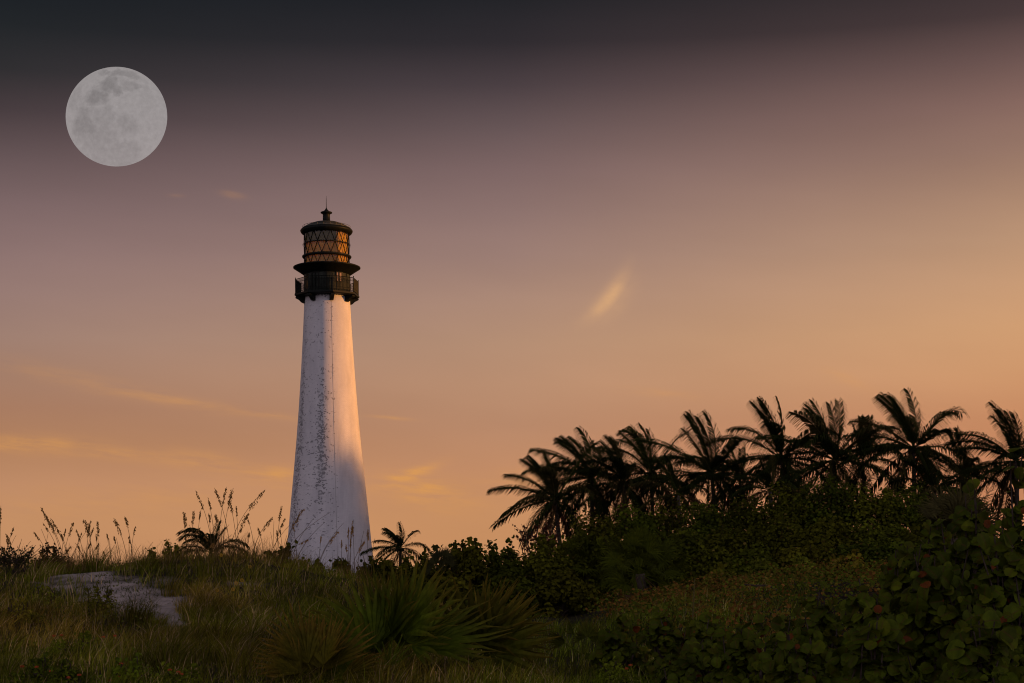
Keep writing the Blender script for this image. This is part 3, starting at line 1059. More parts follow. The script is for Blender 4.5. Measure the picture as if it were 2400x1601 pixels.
# ------------------------------------------------------------------ fan palms
def fan_leaf(mb, base, direction, stem, R, tint, spread=200, seg=24, cup=.25, droop=.25, nrm=None, edge=None):
    """palmetto leaf: stalk, then pointed segments joined for the first third and splitting towards the tips"""
    d = unit(direction)
    hub = base + d * stem
    tube(mb, [base, base + d * stem * .5, hub], [.012, .009, .007], 4, tint * 1.3, cap=False)
    up = np.array([0, -0.55, .85]) if nrm is None else nrm
    side = unit(np.cross(d, up))
    nn = np.cross(side, d)
    a = np.radians(np.linspace(-spread / 2, spread / 2, seg)) + rng.normal(0, .015, seg)
    dirs = d * np.cos(a)[:, None] + side * np.sin(a)[:, None] + nn * cup * (np.abs(a) / 1.6)[:, None]
    dirs = unit(dirs)
    perp = unit(np.cross(dirs, nn))
    Ls = R * (1 - .28 * (np.abs(a) / (math.radians(spread) / 2)) ** 2) * rng.uniform(.92, 1.05, seg)
    wmax = R * .42 * math.radians(spread) / seg * .62
    V = []
    for r, w, dr in ((.02, .05, 0), (.42, 1.0, 0), (.72, .55, .35), (1.0, .05, 1.0)):
        c = hub + dirs * (Ls * r)[:, None] + np.array([0, 0, -1.0]) * (droop * R * dr * rng.uniform(.2, 1.0, seg))[:, None]
        ridge = nn * wmax * .45 * w
        V += [c - perp * wmax * w, c + ridge, c + perp * wmax * w]
    V = np.stack(V, 1)
    k = np.arange(seg)[:, None] * 12
    f = []
    for r in range(3):
        o = 3 * r
        f.append(k + np.array([[o, o + 1, o + 4, o + 3]]))
        f.append(k + np.array([[o + 1, o + 2, o + 5, o + 4]]))
    tn = np.repeat(tint * (.75 + .5 * rng.random((seg, 1))), 12, 0)
    if edge is not None:
        q = np.tile(np.repeat([0, 0, .35, 1.0], 3), seg)[:, None]
        tn = tn * (1 - q) + edge * q
    mb.add(V.reshape(-1, 3), [np.concatenate(f)], tn)


def fan_palm(px, D, py, label, n, R, stem, name='palmetto', tint=(.04, .05, .012), elr=(10, 80), dead=0, cat='palmetto', azr=(0, 360), group=None, edge=None, seg=24, trunk=0.0, cup=.25, droop=.25, face=.45, spr=(150, 210)):
    g = at(px, HY, D)
    z0 = float(height(g[0], g[1]))
    zc = at(px, py, D)[2] - z0
    T = thing(name, label, cat, (g[0], g[1], z0), group)
    if trunk:
        tr = MB()
        tube(tr, [(0, 0, -.1), (0.02, 0, zc * .5), (0, 0, zc)], [trunk * 1.2, trunk, trunk * .9], 9)
        tr.build('trunk', M['bark'], T, True)
    base = np.array([0, 0, zc])
    for q in range(n + dead):
        mb = MB()
        isd = q >= n
        f = (q + .5) / max(n, 1)
        el = math.radians(elr[0] + (elr[1] - elr[0]) * (1 - f)) if not isd else math.radians(rng.uniform(-75, -35))
        a = math.radians(azr[0] + ((q * 137.5) % 360) / 360 * (azr[1] - azr[0])) + rng.normal(0, .1)
        d = np.array([math.cos(a) * math.cos(el), math.sin(a) * math.cos(el), math.sin(el)])
        tn = np.array([.11, .065, .035]) if isd else np.array(tint) * rng.uniform(.75, 1.3)
        r3 = unit(rng.normal(0, face, 3) + np.array([0, -.7, .6]))
        fan_leaf(mb, base + d * .03, d, stem * rng.uniform(.7, 1.15), R * rng.uniform(.8, 1.1) * (.8 if isd else 1), tn, seg=seg, nrm=r3, edge=None if isd else edge, cup=cup,
                 droop=.7 if isd else droop, spread=110 if isd else rng.uniform(*spr))
        o = mb.build('leaf', M['fan'], T)
        if isd:
            o['label'] = 'dead brown fan leaf hanging down'


fan_palm(1500, 41, 1345, 'large bushy fan palm in the middle of the slope below the palms', 40, .62, .72, name='fan_palm', cat='fan palm', tint=(.068, .088, .006), elr=(-45, 85), dead=8, seg=17, trunk=.14, droop=.35, face=.7)
fan_palm(1375, 44, 1330, 'smaller fan palm left of the large bushy one', 18, .55, .55, name='fan_palm', cat='fan palm', tint=(.075, .095, .006), elr=(-20, 80), seg=16, trunk=.1, droop=.35, face=.7)
fan_palm(1035, 41.5, 1338, 'small fan palm poking out of the hedge top', 10, .34, .3, name='fan_palm', cat='fan palm', tint=(.04, .042, .014), elr=(5, 80), seg=22)
fan_palm(2235, 26, 1262, 'pale tipped fan palm peeking out behind the sea grapes', 9, .6, .4, name='fan_palm', cat='fan palm', tint=(.055, .05, .016), elr=(10, 80), seg=22, trunk=.08)

ED = np.array([.13, .095, .012])
PG = 'palmettos along the bottom edge'
fan_palm(910, 20.3, 1562, 'big green palmetto in the middle of the foreground, seen over its spiky fans', 14, 1.12, .36, tint=(.080, .118, .007), elr=(14, 84), dead=1, azr=(-30, 210), edge=ED, seg=16, group=PG, face=.9, spr=(85, 150), cup=.5, droop=.15)
fan_palm(1090, 21.2, 1556, 'palmetto leaning right with fine tipped fans and drooping dead leaves', 11, 1.02, .33, tint=(.075, .088, .007), elr=(8, 66), dead=4, azr=(-45, 125), edge=ED * 1.2, seg=12, group=PG, face=.9, spr=(80, 140), cup=.5, droop=.15)
fan_palm(745, 19.4, 1606, 'orange tinged palmetto at the left of the foreground group', 9, .85, .25, tint=(.10, .090, .007), elr=(10, 80), dead=1, azr=(25, 205), edge=np.array([.22, .13, .02]), seg=14, group=PG, face=.9, spr=(75, 135), cup=.5, droop=.15)
fan_palm(1365, 24, 1535, 'small palmetto in the grass hollow right of the foreground group', 7, .4, .25, tint=(.06, .075, .006), elr=(20, 80), azr=(0, 180), edge=ED, seg=16, group=PG, face=.8, spr=(80, 140))


# ------------------------------------------------------------------ sea oats
def oat_clump(stalks, label, D=32.0):
    bxm = sum(s[2] for s in stalks) / len(stalks)
    g = at(bxm, HY, D)
    z0 = float(height(g[0], g[1]))
    T = thing('sea_oats', label, 'sea oats', (g[0], g[1], z0), 'sea oats on the dune crest')
    O = np.array([g[0], g[1], z0])
    bl_, bh_ = min(q[2] for q in stalks) - 12, max(q[2] for q in stalks) + 12
    for q in range(6):
        b_ = rng.uniform(bl_, bh_)
        stalks = stalks + [(b_ + rng.normal(10, 22), rng.uniform(1225, 1292), b_, 0 if rng.random() < .6 else .35)]
    for s in stalks:
        hx, hy, bx, kind = s
        Ds = D + rng.uniform(-.6, .6)
        tip = at(hx, hy, Ds)
        b = at(bx, HY, Ds)
        b[2] = float(height(b[0], b[1])) - .03
        H = tip - b
        # seed head takes the last part of the stalk
        ts = np.linspace(0, 1, 9)
        bend = 0.22 if kind else .1
        lat = H[0] * ts ** 1.7
        pts = np.stack([b[0] + lat, b[1] + H[1] * ts, b[2] + H[2] * (ts * (1 + bend) - bend * ts ** 2)], 1) - O
        mb = MB()
        tube(mb, pts, np.linspace(.0055, .0028, 9), 4, (.16, .11, .045))
        m = 5
        bl = np.tile(pts[0], (m, 1))
        blades(mb, bl, rng.uniform(.3, .6, m), np.full(m, .009), np.stack([rng.normal(.2, .5, m), rng.normal(0, .2, m)], 1), np.tile(np.array([[.13, .09, .035]]), (m, 1)))
        st = mb.build('stalk', M['grass'], T)
        if kind:
            hd = MB()
            full = kind
            nn = max(24, int(46 * full))
            t = rng.uniform(.74 if full > .8 else .82, 1.0, nn)
            x_ = t * 8
            i0 = np.minimum(x_.astype(int), 7)
            fr_ = (x_ - i0)[:, None]
            c = pts[i0] * (1 - fr_) + pts[i0 + 1] * fr_
            sgn = -1 if H[0] < 0 else 1
            off = np.stack([rng.uniform(-.2, 1, nn) * .035 * -sgn, rng.normal(0, .012, nn), -rng.uniform(0, .055, nn) * (1.1 - t) * 4], 1) * full
            c2 = c + off
            # each spikelet is a flat pointed oval hanging from a thread
            ax = unit(np.stack([rng.normal(0, .35, nn), rng.normal(0, .2, nn), np.full(nn, -1.0)], 1))
            bb = unit(np.cross(ax, rng.normal(size=(nn, 3)) * .4 + np.array([0, 1, 0])))
            L = .044 * rng.uniform(.7, 1.2, (nn, 1))
            V = np.stack([c2, c2 + ax * L * .35 + bb * L * .2, c2 + ax * L, c2 + ax * L * .35 - bb * L * .2], 1)
            hd.add(V.reshape(-1, 3), np.arange(nn * 4).reshape(-1, 4), np.repeat(np.array([[.44, .27, .08]]) * (.6 + .8 * rng.random((nn, 1))), 4, 0))
            for q in range(0, nn, 2):
                tube(hd, [c[q], c2[q]], .0012, 3, (.16, .11, .045), cap=False)
            hd.build('seed_head', M['straw'], st)
    return T


oat_clump([(2, 1185, 0, 1.3), (13, 1250, 36, 1), (51, 1263, 38, 0), (4, 1280, 20, .8), (72, 1268, 40, 0), (14, 1262, 30, .6)], 'sea oats at the left edge of the picture')
oat_clump([(95, 1189, 150, 1.1), (105, 1207, 155, 1.3), (79, 1246, 120, .6), (100, 1225, 145, .4), (118, 1214, 165, 1.0), (92, 1290, 105, .8)], 'tallest sea oats on the left part of the crest, leaning left')
oat_clump([(173, 1224, 148, .9), (141, 1250, 165, .7), (178, 1240, 200, .4), (182, 1278, 200, .5)], 'sea oats crossing each other right of the tallest left ones', 32.4)
oat_clump([(195, 1217, 222, 1.4), (213, 1219, 200, 1.0), (227, 1221, 232, 1.0), (233, 1272, 205, .5), (250, 1250, 262, .4)], 'sea oats with three nodding heads in the middle of the left crest')
oat_clump([(266, 1214, 300, 1.3), (292, 1210, 312, .8), (272, 1260, 285, 0), (330, 1277, 305, 0), (359, 1270, 330, 0), (308, 1275, 315, 0)], 'sea oats with two heads at the right end of the left crest')
oat_clump([(429, 1199, 438, 1.3), (456, 1197, 448, .9), (471, 1195, 462, .5), (443, 1230, 470, 0)], 'short headed sea oats in front of the small palm behind the dune', 31.5)
oat_clump([(458, 1150, 500, .9), (487, 1165, 505, .8), (502, 1143, 540, 1.0), (531, 1141, 512, 1.0), (504, 1204, 516, .8), (489, 1202, 496, .6)], 'tall crossing sea oats above the small palm', 32)
oat_clump([(547, 1144, 522, 1.3), (538, 1175, 556, .8), (553, 1185, 560, .4), (622, 1148, 536, 1.4), (582, 1202, 548, 1.0), (578, 1209, 598, .2)], 'tall sea oats right of the small palm, one bowing far to the right', 32)
oat_clump([(640, 1211, 592, 1.1), (661, 1185, 648, .9), (669, 1214, 640, .7), (604, 1236, 620, .7), (642, 1222, 640, 0), (680, 1230, 630, 0)], 'sea oats just left of the lighthouse foot', 33)
oat_clump([(713, 1192, 662, 1.4), (775, 1200, 660, 0), (760, 1225, 690, 0), (735, 1215, 680, 0)], 'sea oats leaning across the left side of the lighthouse foot', 33)
oat_clump([(793, 1245, 745, 1.0), (805, 1226, 742, 0), (829, 1218, 818, .9), (817, 1235, 816, .6), (855, 1267, 820, .9), (861, 1240, 863, .8), (800, 1265, 801, .3)], 'sea oats in front of the right side of the lighthouse foot', 34)

# tall straw stems in the hedge's front and one stake-like dead stalk
for px, D, top, lab in [(1215, 27, 1385, 'thin dead stem standing before the dark hedge'), (926, 27, 1345, 'thin pale stem in the grass below the small palm'), (1285, 27, 1440, 'short pale stem at the edge of the grass hollow')]:
    g = at(px, HY, D); z0 = float(height(g[0], g[1])); H = at(px, top, D)[2] - z0
    mb = MB(); tube(mb, [(0, 0, -.05), (.02, 0, H * .5), (-.01, 0, H)], [.006, .005, .003], 4, (.12, .10, .06))
    o = mb.build('dry_weed', M['grass']); o.location = (float(g[0]), float(g[1]), z0); tag(o, lab, 'weed')
g = at(1618, HY, 25.0); z0 = float(height(g[0], g[1]))
a = at(1628, 1358, 25.0); mb = MB()
tube(mb, [(-.06, 0, -.05), ((a[0] - g[0]) * .5, 0, (a[2] - z0) * .5), (a[0] - g[0], 0, a[2] - z0)], [.016, .013, .009], 6, (.16, .14, .05))
o = mb.build('dry_stalk', M['grass']); o.location = (float(g[0]), float(g[1]), z0)
tag(o, 'straight pale stalk standing in the reddish ground cover', 'stalk')
a, b = at(1750, 1372, 30), at(1825, 1372, 30)
mb = MB()
pp = [at(1745, 1370, 30), at(1775, 1373, 30.1), at(1800, 1372, 30), at(1822, 1383, 29.8)]
g = pp[0].copy()
tube(mb, np.array(pp) - g, [.012, .022, .02, .008], 6)
o = mb.build('dead_branch', M['twig']); o.location = tuple(float(v) for v in g)
tag(o, 'grey fallen branch lying on the reddish ground cover', 'branch')


# bare twiggy shrub under the leftmost palm
def twiggy(px, D, top, w, label, leafn=160, tone=(.09, .03, .015)):
    g = at(px, HY, D); z0 = float(height(g[0], g[1])); H = at(px, top, D)[2] - z0
    T = thing('twiggy_shrub', label, 'shrub', (g[0], g[1], z0))
    rx = w / F * D / 2
    br, lf = MB(), MB()
    C = []
    for q in range(16):
        e = np.array([rng.uniform(-rx, rx), rng.uniform(-.4, .4), H * rng.uniform(.7, 1.0)])
        m_ = e * .55 + rng.normal(0, .08, 3)
        tube(br, [(0, 0, 0), m_, e], [.025, .016, .006], 4)
        for k in range(5):
            t = rng.uniform(.4, 1)
            s0 = m_ + (e - m_) * t
            s1 = s0 + np.array([rng.normal(0, .3), rng.normal(0, .2), rng.uniform(.05, .4)]) * .8
            tube(br, [s0, s1], [.008, .004], 3)
            C += [s0 + (s1 - s0) * v + rng.normal(0, .03, 3) for v in rng.random(max(1, leafn // 80))]
    C = np.array(C)
    leaves_simple(lf, C, rng.normal(size=C.shape), rng.uniform(.06, .12, len(C)) * w / 95 * D / 58, np.array([tone]) * (.6 + .8 * rng.random((len(C), 1))), .8)
    br.build('branches', M['twig'], T)
    lf.build('foliage', M['leaf'], T)


twiggy(1262, 58, 1222, 95, 'nearly bare reddish shrub under the leftmost palm', 320)
twiggy(25, 30, 1312, 90, 'loose small leaved shrub on the crest at the left edge', 500, (.05, .05, .016))

# crest bushes on the left dune
for px, D, top, w, lab, n_ in [
    (130, 33, 1300, 120, 'brownish bushy tuft under the tallest left sea oats', 1400),
    (392, 34, 1286, 80, 'dark rounded bush at the foot of the grassy mound', 1300),
    (350, 34, 1304, 70, 'low dark bush at the end of the left crest', 900)]:
    shrub(px, D, top, w, lab, leaf=.045, n=n_, lumps=16, sprigs=8, sprig_h=.12, name='dune_bush', tone='olive' if px > 200 else 'brown')
# pale small flowered shrubs below the sand
for px, D, top, w, lab, n_ in [
    (110, 26.5, 1385, 140, 'weedy bush with pale tiny leaves left of the sand patch', 1500),
    (215, 25.8, 1392, 140, 'weedy bush with pale tiny leaves at the lower edge of the sand patch', 1500),
    (40, 25, 1425, 120, 'weedy bush with pale tiny leaves at the left edge of the picture', 1300)]:
    shrub(px, D, top, w, lab, leaf=.035, n=n_, lumps=16, sprigs=6, sprig_h=.12, name='weed_bush', tone='olive', yellow=.14, group='pale leaved weeds by the sand')


# ------------------------------------------------------------------ lantana with orange flowers
def lantana(px, D, top, w, label, flowers):
    T = shrub(px, D, top, w, label, name='lantana_bush', leaf=.045, tone='bright', n=900, lumps=14, sprigs=3, sprig_h=.08, group='lantanas with orange flowers', aspect=.55)
    loc = np.array(T.location)
    for fx, fy_ in flowers:
        c = at(fx, fy_, D - .25) - loc
        fb = MB()
        m = 26
        d = unit(rng.normal(size=(m, 3)) + np.array([0, -.3, .5]))
        leaves_simple(fb, c + d * np.array([.022, .022, .009]), d, np.full(m, .017), np.array([[.58, .12, .04]]) * (.7 + .5 * rng.random((m, 1))), 1.0)
        fb.build('flower_head', M['petal'], T)


lantana(95, 19.0, 1555, 170, 'lantana at the bottom left with two orange flower heads', [(86, 1563), (120, 1573), (52, 1562)])
lantana(165, 18.6, 1560, 150, 'lantana at the bottom edge with a bright red flower cluster', [(160, 1588), (186, 1582)])
lantana(285, 19.0, 1552, 160, 'lantana with orange heads right of the red clustered one', [(284, 1556), (275, 1586), (258, 1595)])
lantana(420, 18.8, 1575, 140, 'lantana nearest the palmettos with three small orange heads', [(398, 1570), (418, 1575), (425, 1580)])
lantana(170, 21.5, 1492, 150, 'lantana farther up the slope with scattered orange heads', [(144, 1489), (127, 1490), (242, 1493), (270, 1490)])
lantana(2250, 13.2, 1575, 170, 'lantana at the bottom right below the sea grapes', [(2229, 1584), (2308, 1588), (2258, 1597), (2370, 1597)])
lantana(1440, 19.5, 1560, 120, 'lantana with two red heads right of the palmettos', [(1478, 1559), (1468, 1567)])

# yellow beach daisies on the mound
dz_ = MB()
for px, py, D in [(562, 1415, 27.0), (567, 1370, 29), (546, 1392, 28), (519, 1330, 31.2), (586, 1345, 30.5), (553, 1381, 28.6), (509, 1398, 27.8), (230, 1430, 26), (40, 1450, 25)]:
    c = at(px, HY, D); c[2] = float(height(c[0], c[1])) + .16
    fb = MB()
    a = np.arange(9) * 2 * PI / 9
    d = np.stack([np.cos(a), np.full(9, -.1), np.sin(a)], 1)
    cc = d * .022
    leaves_simple(fb, cc, np.tile([0, -1.0, .3], (9, 1)), np.full(9, .028), np.tile([[.6, .36, .04]], (9, 1)), .8)
    tube(fb, [(0, 0.01, 0), (0, .012, -.1), (0, .012, -.18)], .003, 4, (.05, .06, .015))
    o = fb.build('daisy', M['petal']); o.location = tuple(float(v) for v in c)
    tag(o, 'small yellow daisy in the grass of the dune', 'flower', 'yellow daisies dotted over the dune')


# ------------------------------------------------------------------ lighthouse
TD = 134.0
S = F / TD                      # photograph pixels per metre at the tower
tb = at(773, HY, TD)
tx, ty = float(tb[0]), TD
def Z(py):                      # world height of a photographed row at the tower's axis
    return EYE + (HY - py) / S + 0.12
LH = thing('lighthouse', 'tall white conical lighthouse with a black gallery and amber lantern, standing behind the dune', 'lighthouse', (tx, ty, 0))


def stucco():
    m = bpy.data.materials.new('whitewashed_brick')
    m.use_nodes = True
    N = NT(m.node_tree)
    p = m.node_tree.nodes['Principled BSDF']
    t = N.node('ShaderNodeTexCoord')
    s = N.node('ShaderNodeSeparateXYZ')
    N.link(t.outputs['Object'], s.inputs[0])
    X, Y, Zz = s.outputs
    ang = N.m('ARCTAN2', X, N.m('MULTIPLY', Y, -1.0))        # 0 = towards the dunes
    # brick sized cells wrapped round the tower
    cvn = N.node('ShaderNodeCombineXYZ')
    N.link(N.m('MULTIPLY', ang, 10.0), cvn.inputs[0])
    N.link(N.m('MULTIPLY', Zz, 7.5), cvn.inputs[1])
    row = N.m('FLOOR', N.m('MULTIPLY', Zz, 12.0))
    stag = N.m('MULTIPLY', N.m('MODULO', row, 2.0), .5)
    cel = N.m('FLOOR', N.m('ADD', N.m('MULTIPLY', ang, 24.0), stag))
    cvw = N.node('ShaderNodeCombineXYZ')
    N.link(cel, cvw.inputs[0]); N.link(row, cvw.inputs[1])
    wn_ = N.node('ShaderNodeTexWhiteNoise', noise_dimensions='2D')
    N.link(cvw.outputs[0], wn_.inputs['Vector'])
    cell = wn_.outputs['Value']
    ero = N.node('ShaderNodeTexNoise'); ero.inputs['Scale'].default_value = 6.0; ero.inputs['Detail'].default_value = 3
    N.link(cvn.outputs[0], ero.inputs['Vector'])
    shape = N.m('MULTIPLY', N.m('SUBTRACT', ero.outputs[0], .36), 5.0, clamp=True)
    nzn = N.node('ShaderNodeTexNoise'); nzn.inputs['Scale'].default_value = 0.55; nzn.inputs['Detail'].default_value = 5
    N.link(cvn.outputs[0], nzn.inputs['Vector'])

    def band(a0, aw, z0, zw, amp):
        qa = N.m('DIVIDE', N.m('SUBTRACT', ang, a0), aw)
        qz = N.m('DIVIDE', N.m('SUBTRACT', Zz, z0), zw)
        r = N.m('ADD', N.m('MULTIPLY', qa, qa), N.m('POWER', N.m('ABSOLUTE', qz), 3.0))
        return N.m('MULTIPLY', N.m('EXPONENT', N.m('MULTIPLY', r, -1.0)), amp)
    dens = N.m('ADD', N.m('MAXIMUM', band(-0.98, .15, Z(1060), 8.0, .85), band(-0.10, .15, Z(1045), 4.6, 1.0)), band(-.45, .7, Z(1150), 9.0, .05))
    dens = N.m('ADD', dens, N.m('MULTIPLY', N.m('SUBTRACT', nzn.outputs[0], .5), 2.2))
    dens = N.m('MULTIPLY', dens, N.m('LESS_THAN', ang, 0.35))
    spot = N.m('MULTIPLY', N.m('LESS_THAN', cell, N.m('MULTIPLY', dens, .55)), shape)
    spot = N.m('MAXIMUM', spot, N.m('MULTIPLY', N.m('SUBTRACT', dens, .30), .30, clamp=True))
    # general greying and coursing
    n2 = N.node('ShaderNodeTexNoise'); n2.inputs['Scale'].default_value = 1.3; n2.inputs['Detail'].default_value = 8
    mp = N.node('ShaderNodeMapping'); mp.inputs['Scale'].default_value = (1, 1, .25)
    N.link(t.outputs['Object'], mp.inputs[0]); N.link(mp.outputs[0], n2.inputs['Vector'])
    base = N.ramp(n2.outputs[0], [(0.3, (.64, .63, .645)), (0.55, (.76, .745, .75)), (0.8, (.80, .78, .78))])
    brn = N.node('ShaderNodeTexBrick')
    brn.inputs['Scale'].default_value = 1.0
    brn.inputs['Color1'].default_value = (1, 1, 1, 1); brn.inputs['Color2'].default_value = (.93, .93, .93, 1); brn.inputs['Mortar'].default_value = (.82, .82, .82, 1)
    brn.inputs['Brick Width'].default_value = .9; brn.inputs['Row Height'].default_value = .6; brn.inputs['Mortar Size'].default_value = .03
    N.link(cvn.outputs[0], brn.inputs['Vector'])
    base = N.mix(1.0, base, brn.outputs[0], 'MULTIPLY')
    N.link(N.mix(N.m('MULTIPLY', spot, .95), base, (.05, .05, .055)), p.inputs['Base Color'])
    p.inputs['Roughness'].default_value = .85
    p.inputs['Specular IOR Level'].default_value = .2
    bn = N.node('ShaderNodeBump'); bn.inputs['Strength'].default_value = .5; bn.inputs['Distance'].default_value = .03
    N.link(N.m('ADD', brn.outputs['Fac'], N.m('MULTIPLY', n2.outputs[0], 1.5)), bn.inputs['Height']); bn.invert = True
    N.link(bn.outputs[0], p.inputs['Normal'])
    return m


M['stucco'] = stucco()
prof_px = [(1430, 112), (1360, 106.5), (1289, 99.5), (1230, 94), (1163, 87.5), (1100, 81.2), (1037, 75.2), (950, 68), (868, 62.3), (780, 57), (700, 53), (694, 52.8)]
tw = MB()
pr = [(r / S, Z(y)) for y, r in prof_px]
pp = []
for a, b in zip(pr[:-1], pr[1:]):
    for k in range(4):
        f = k / 4
        pp.append((a[0] * (1 - f) + b[0] * f, a[1] * (1 - f) + b[1] * f))
pp.append(pr[-1])
lathe(tw, pp, 96)
tw.build('tower', M['stucco'], LH, True)
# lightning conductor running down the tower
cb = MB()
ca = 0.285
tube(cb, [((r + .004) * math.sin(ca), -(r + .004) * math.cos(ca), z) for r, z in pp], .009, 5)
cb.build('conductor_cable', solid('cable_grey', (.20, .18, .17), .7), LH)

# gallery deck: octagon
VA = [math.radians(16.5 + 45 * k) for k in range(8)]
RO = 2.62
zd0, zd1 = Z(697), Z(691)


def octo(mb, prof, tint=(1, 1, 1)):
    prof = np.asarray(prof)
    v = np.array([[r * math.sin(a), -r * math.cos(a), z] for r, z in prof for a in VA])
    k = len(prof)
    f = []
    for i_ in range(k - 1):
        for j_ in range(8):
            f.append([i_ * 8 + j_, i_ * 8 + (j_ + 1) % 8, (i_ + 1) * 8 + (j_ + 1) % 8, (i_ + 1) * 8 + j_])
    mb.add(v, np.array(f), tint)


dk = MB()
octo(dk, [(1.7, zd0 - .02), (RO - .12, zd0), (RO, zd0 + .05), (RO + .03, zd0 + .08), (RO + .03, zd1), (RO, zd1 + .04), (1.6, zd1 + .04)])
dk.build('gallery_deck', M['iron'], LH)
for a in VA:
    R = rotz(0)
    mb = MB()
    dvec = np.array([math.sin(a), -math.cos(a), 0])
    sv = np.array([math.cos(a), math.sin(a), 0])
    # triangular cast bracket with a stepped foot
    pts2 = [(1.78, -.02), (2.56, -.02), (2.56, -.12), (2.28, -.26), (2.10, -.44), (1.98, -.50), (1.80, -.50)]
    V = []
    for sg in (-.15, .15):
        for r, z in pts2:
            V.append(dvec * r + sv * sg + np.array([0, 0, zd0 + z]))
    n_ = len(pts2)
    f4 = np.array([[i_, (i_ + 1) % n_, n_ + (i_ + 1) % n_, n_ + i_] for i_ in range(n_)])
    mb.add(V, [f4, np.arange(n_)[::-1].reshape(1, n_), (np.arange(n_) + n_).reshape(1, n_)])
    mb.build('bracket', M['iron'], LH)
# railing: a post at each corner, a panel between
RH = 1.12
zr = zd1 + .04
RR = RO - .05
for q, a in enumerate(VA):
    mb = MB()
    c = np.array([RR * math.sin(a), -RR * math.cos(a), 0])
    tube(mb, [c + [0, 0, zr], c + [0, 0, zr + RH + .06]], .035, 6)
    lathe(mb, [(.001, zr + RH + .16), (.05, zr + RH + .11), (.001, zr + RH + .05)], 8, (1, 1, 1), (c[0], c[1]))
    mb.build('railing_post', M['iron'], LH)
    b = VA[(q + 1) % 8]
    e = np.array([RR * math.sin(b), -RR * math.cos(b), 0])
    mb = MB()
    for h, r in ((.07, .025), (.28, .018), (.86, .018), (RH, .03)):
        tube(mb, [c + [0, 0, zr + h], e + [0, 0, zr + h]], r, 5)
    nb = 15
    for k in range(1, nb):
        p0 = c + (e - c) * k / nb
        tube(mb, [p0 + [0, 0, zr + .05], p0 + [0, 0, zr + RH]], .017, 4)
    for k in range(nb):
        p0 = c + (e - c) * (k + .5) / nb
        u_ = unit(e - c)
        for zc in (.96, .18):
            th = np.linspace(0, 2 * PI, 9)
            tube(mb, [p0 + u_ * math.cos(t) * .052 + np.array([0, 0, zr + zc + math.sin(t) * .052]) for t in th], .009, 4, cap=False)
    mb.build('railing_panel', M['iron'], LH)

# watch room
zw0, zw1 = zd1 + .04, Z(640)
wr = MB()
lathe(wr, [(1.83, zw0 - .3), (1.83, zw1), (1.80, zw1 + .6)], 48)
wr.build('watch_room', M['ironwall'], LH, True)


def curved_panel(mb, a0, a1, r0, r1, z0, z1, n=6):
    A = np.linspace(a0, a1, n)
    V = []
    for r in (r0, r1):
        for z in (z0, z1):
            for a in A:
                V.append([r * math.sin(a), -r * math.cos(a), z])
    f = []
    for i_ in range(n - 1):
        f += [[2 * n + i_, 2 * n + i_ + 1, 3 * n + i_ + 1, 3 * n + i_], [i_ + 1, i_, n + i_, n + i_ + 1], [n + i_, 3 * n + i_, 3 * n + i_ + 1, n + i_ + 1], [i_, i_ + 1, 2 * n + i_ + 1, 2 * n + i_]]
    f += [[0, 2 * n, 3 * n, n], [n - 1, 2 * n - 1, 4 * n - 1, 3 * n - 1]]
    mb.add(V, np.array(f))


M['pane'] = solid('warm_reflection_glass', (.30, .19, .09), .12, 0, 2, .2, .8)  # amber base colour carries the sun's warm reflection in the pane
zt, zb_ = Z(644.5), Z(668)
wn = MB()
for a0, a1, z0, z1 in ((.50, .54, zb_, zt), (.80, .84, zb_, zt), (.54, .80, zt - .06, zt), (.54, .80, zb_, zb_ + .07), (.663, .677, zb_ + .07, zt - .06), (.54, .663, (zb_ + zt) / 2 - .015, (zb_ + zt) / 2 + .015), (.677, .80, (zb_ + zt) / 2 - .015, (zb_ + zt) / 2 + .015)):
    curved_panel(wn, a0, a1, 1.80, 1.89, z0, z1)
wf = wn.build('window', M['iron'], LH)
pn = MB()
curved_panel(pn, .54, .80, 1.80, 1.85, zb_ + .07, zt - .06)
pn.build('pane', M['pane'], wf)
dr = MB()
for a0, a1, z0, z1 in ((-.62, -.58, zw0, zt), (-.28, -.24, zw0, zt), (-.58, -.28, zt - .06, zt), (-.45, -.41, zw0, zt - .06)):
    curved_panel(dr, a0, a1, 1.80, 1.89, z0, z1)
dr.build('door_frame', M['iron'], LH)
for a in np.arange(12) * PI / 6 + .1:
    mb = MB()
    curved_panel(mb, a - .012, a + .012, 1.80, 1.865, zw0, zw1, 2)
    mb.build('wall_rib', M['iron'], LH)

# flared skirt under the lantern
zs = Z(628.4)
sk = MB()
lathe(sk, [(1.84, Z(645)), (1.90, Z(644)), (2.25, Z(637)), (2.66, zs - .03), (2.71, zs), (2.71, zs + .07), (2.62, zs + .11), (2.1, zs + .17), (1.75, zs + .20)], 64)
sk.build('lantern_skirt', M['iron'], LH, True)

# lantern glazing
zl0, zl3 = Z(623.5), Z(547)
zl1, zl2 = Z(599.7), Z(573)
lv = [zl0, zl1, zl2, zl3]
GR = 1.80
gm2 = bpy.data.materials.new('lantern_glass')
gm2.use_nodes = True
N = NT(gm2.node_tree); gm2.node_tree.nodes.clear()
tr_ = N.node('ShaderNodeBsdfTransparent'); tr_.inputs[0].default_value = (.92, .88, .80, 1)
gl = N.node('ShaderNodeBsdfGlossy'); gl.inputs['Roughness'].default_value = .08
fn = N.node('ShaderNodeFresnel'); fn.inputs[0].default_value = 1.5
mx = N.node('ShaderNodeMixShader')
N.link(fn.outputs[0], mx.inputs[0]); N.link(tr_.outputs[0], mx.inputs[1]); N.link(gl.outputs[0], mx.inputs[2])
oo = N.node('ShaderNodeOutputMaterial'); N.link(mx.outputs[0], oo.inputs[0])
gs = MB()
lathe(gs, [(GR, zl0), (GR, zl3)], 48)
gs.build('lantern_glass', gm2, LH, True)
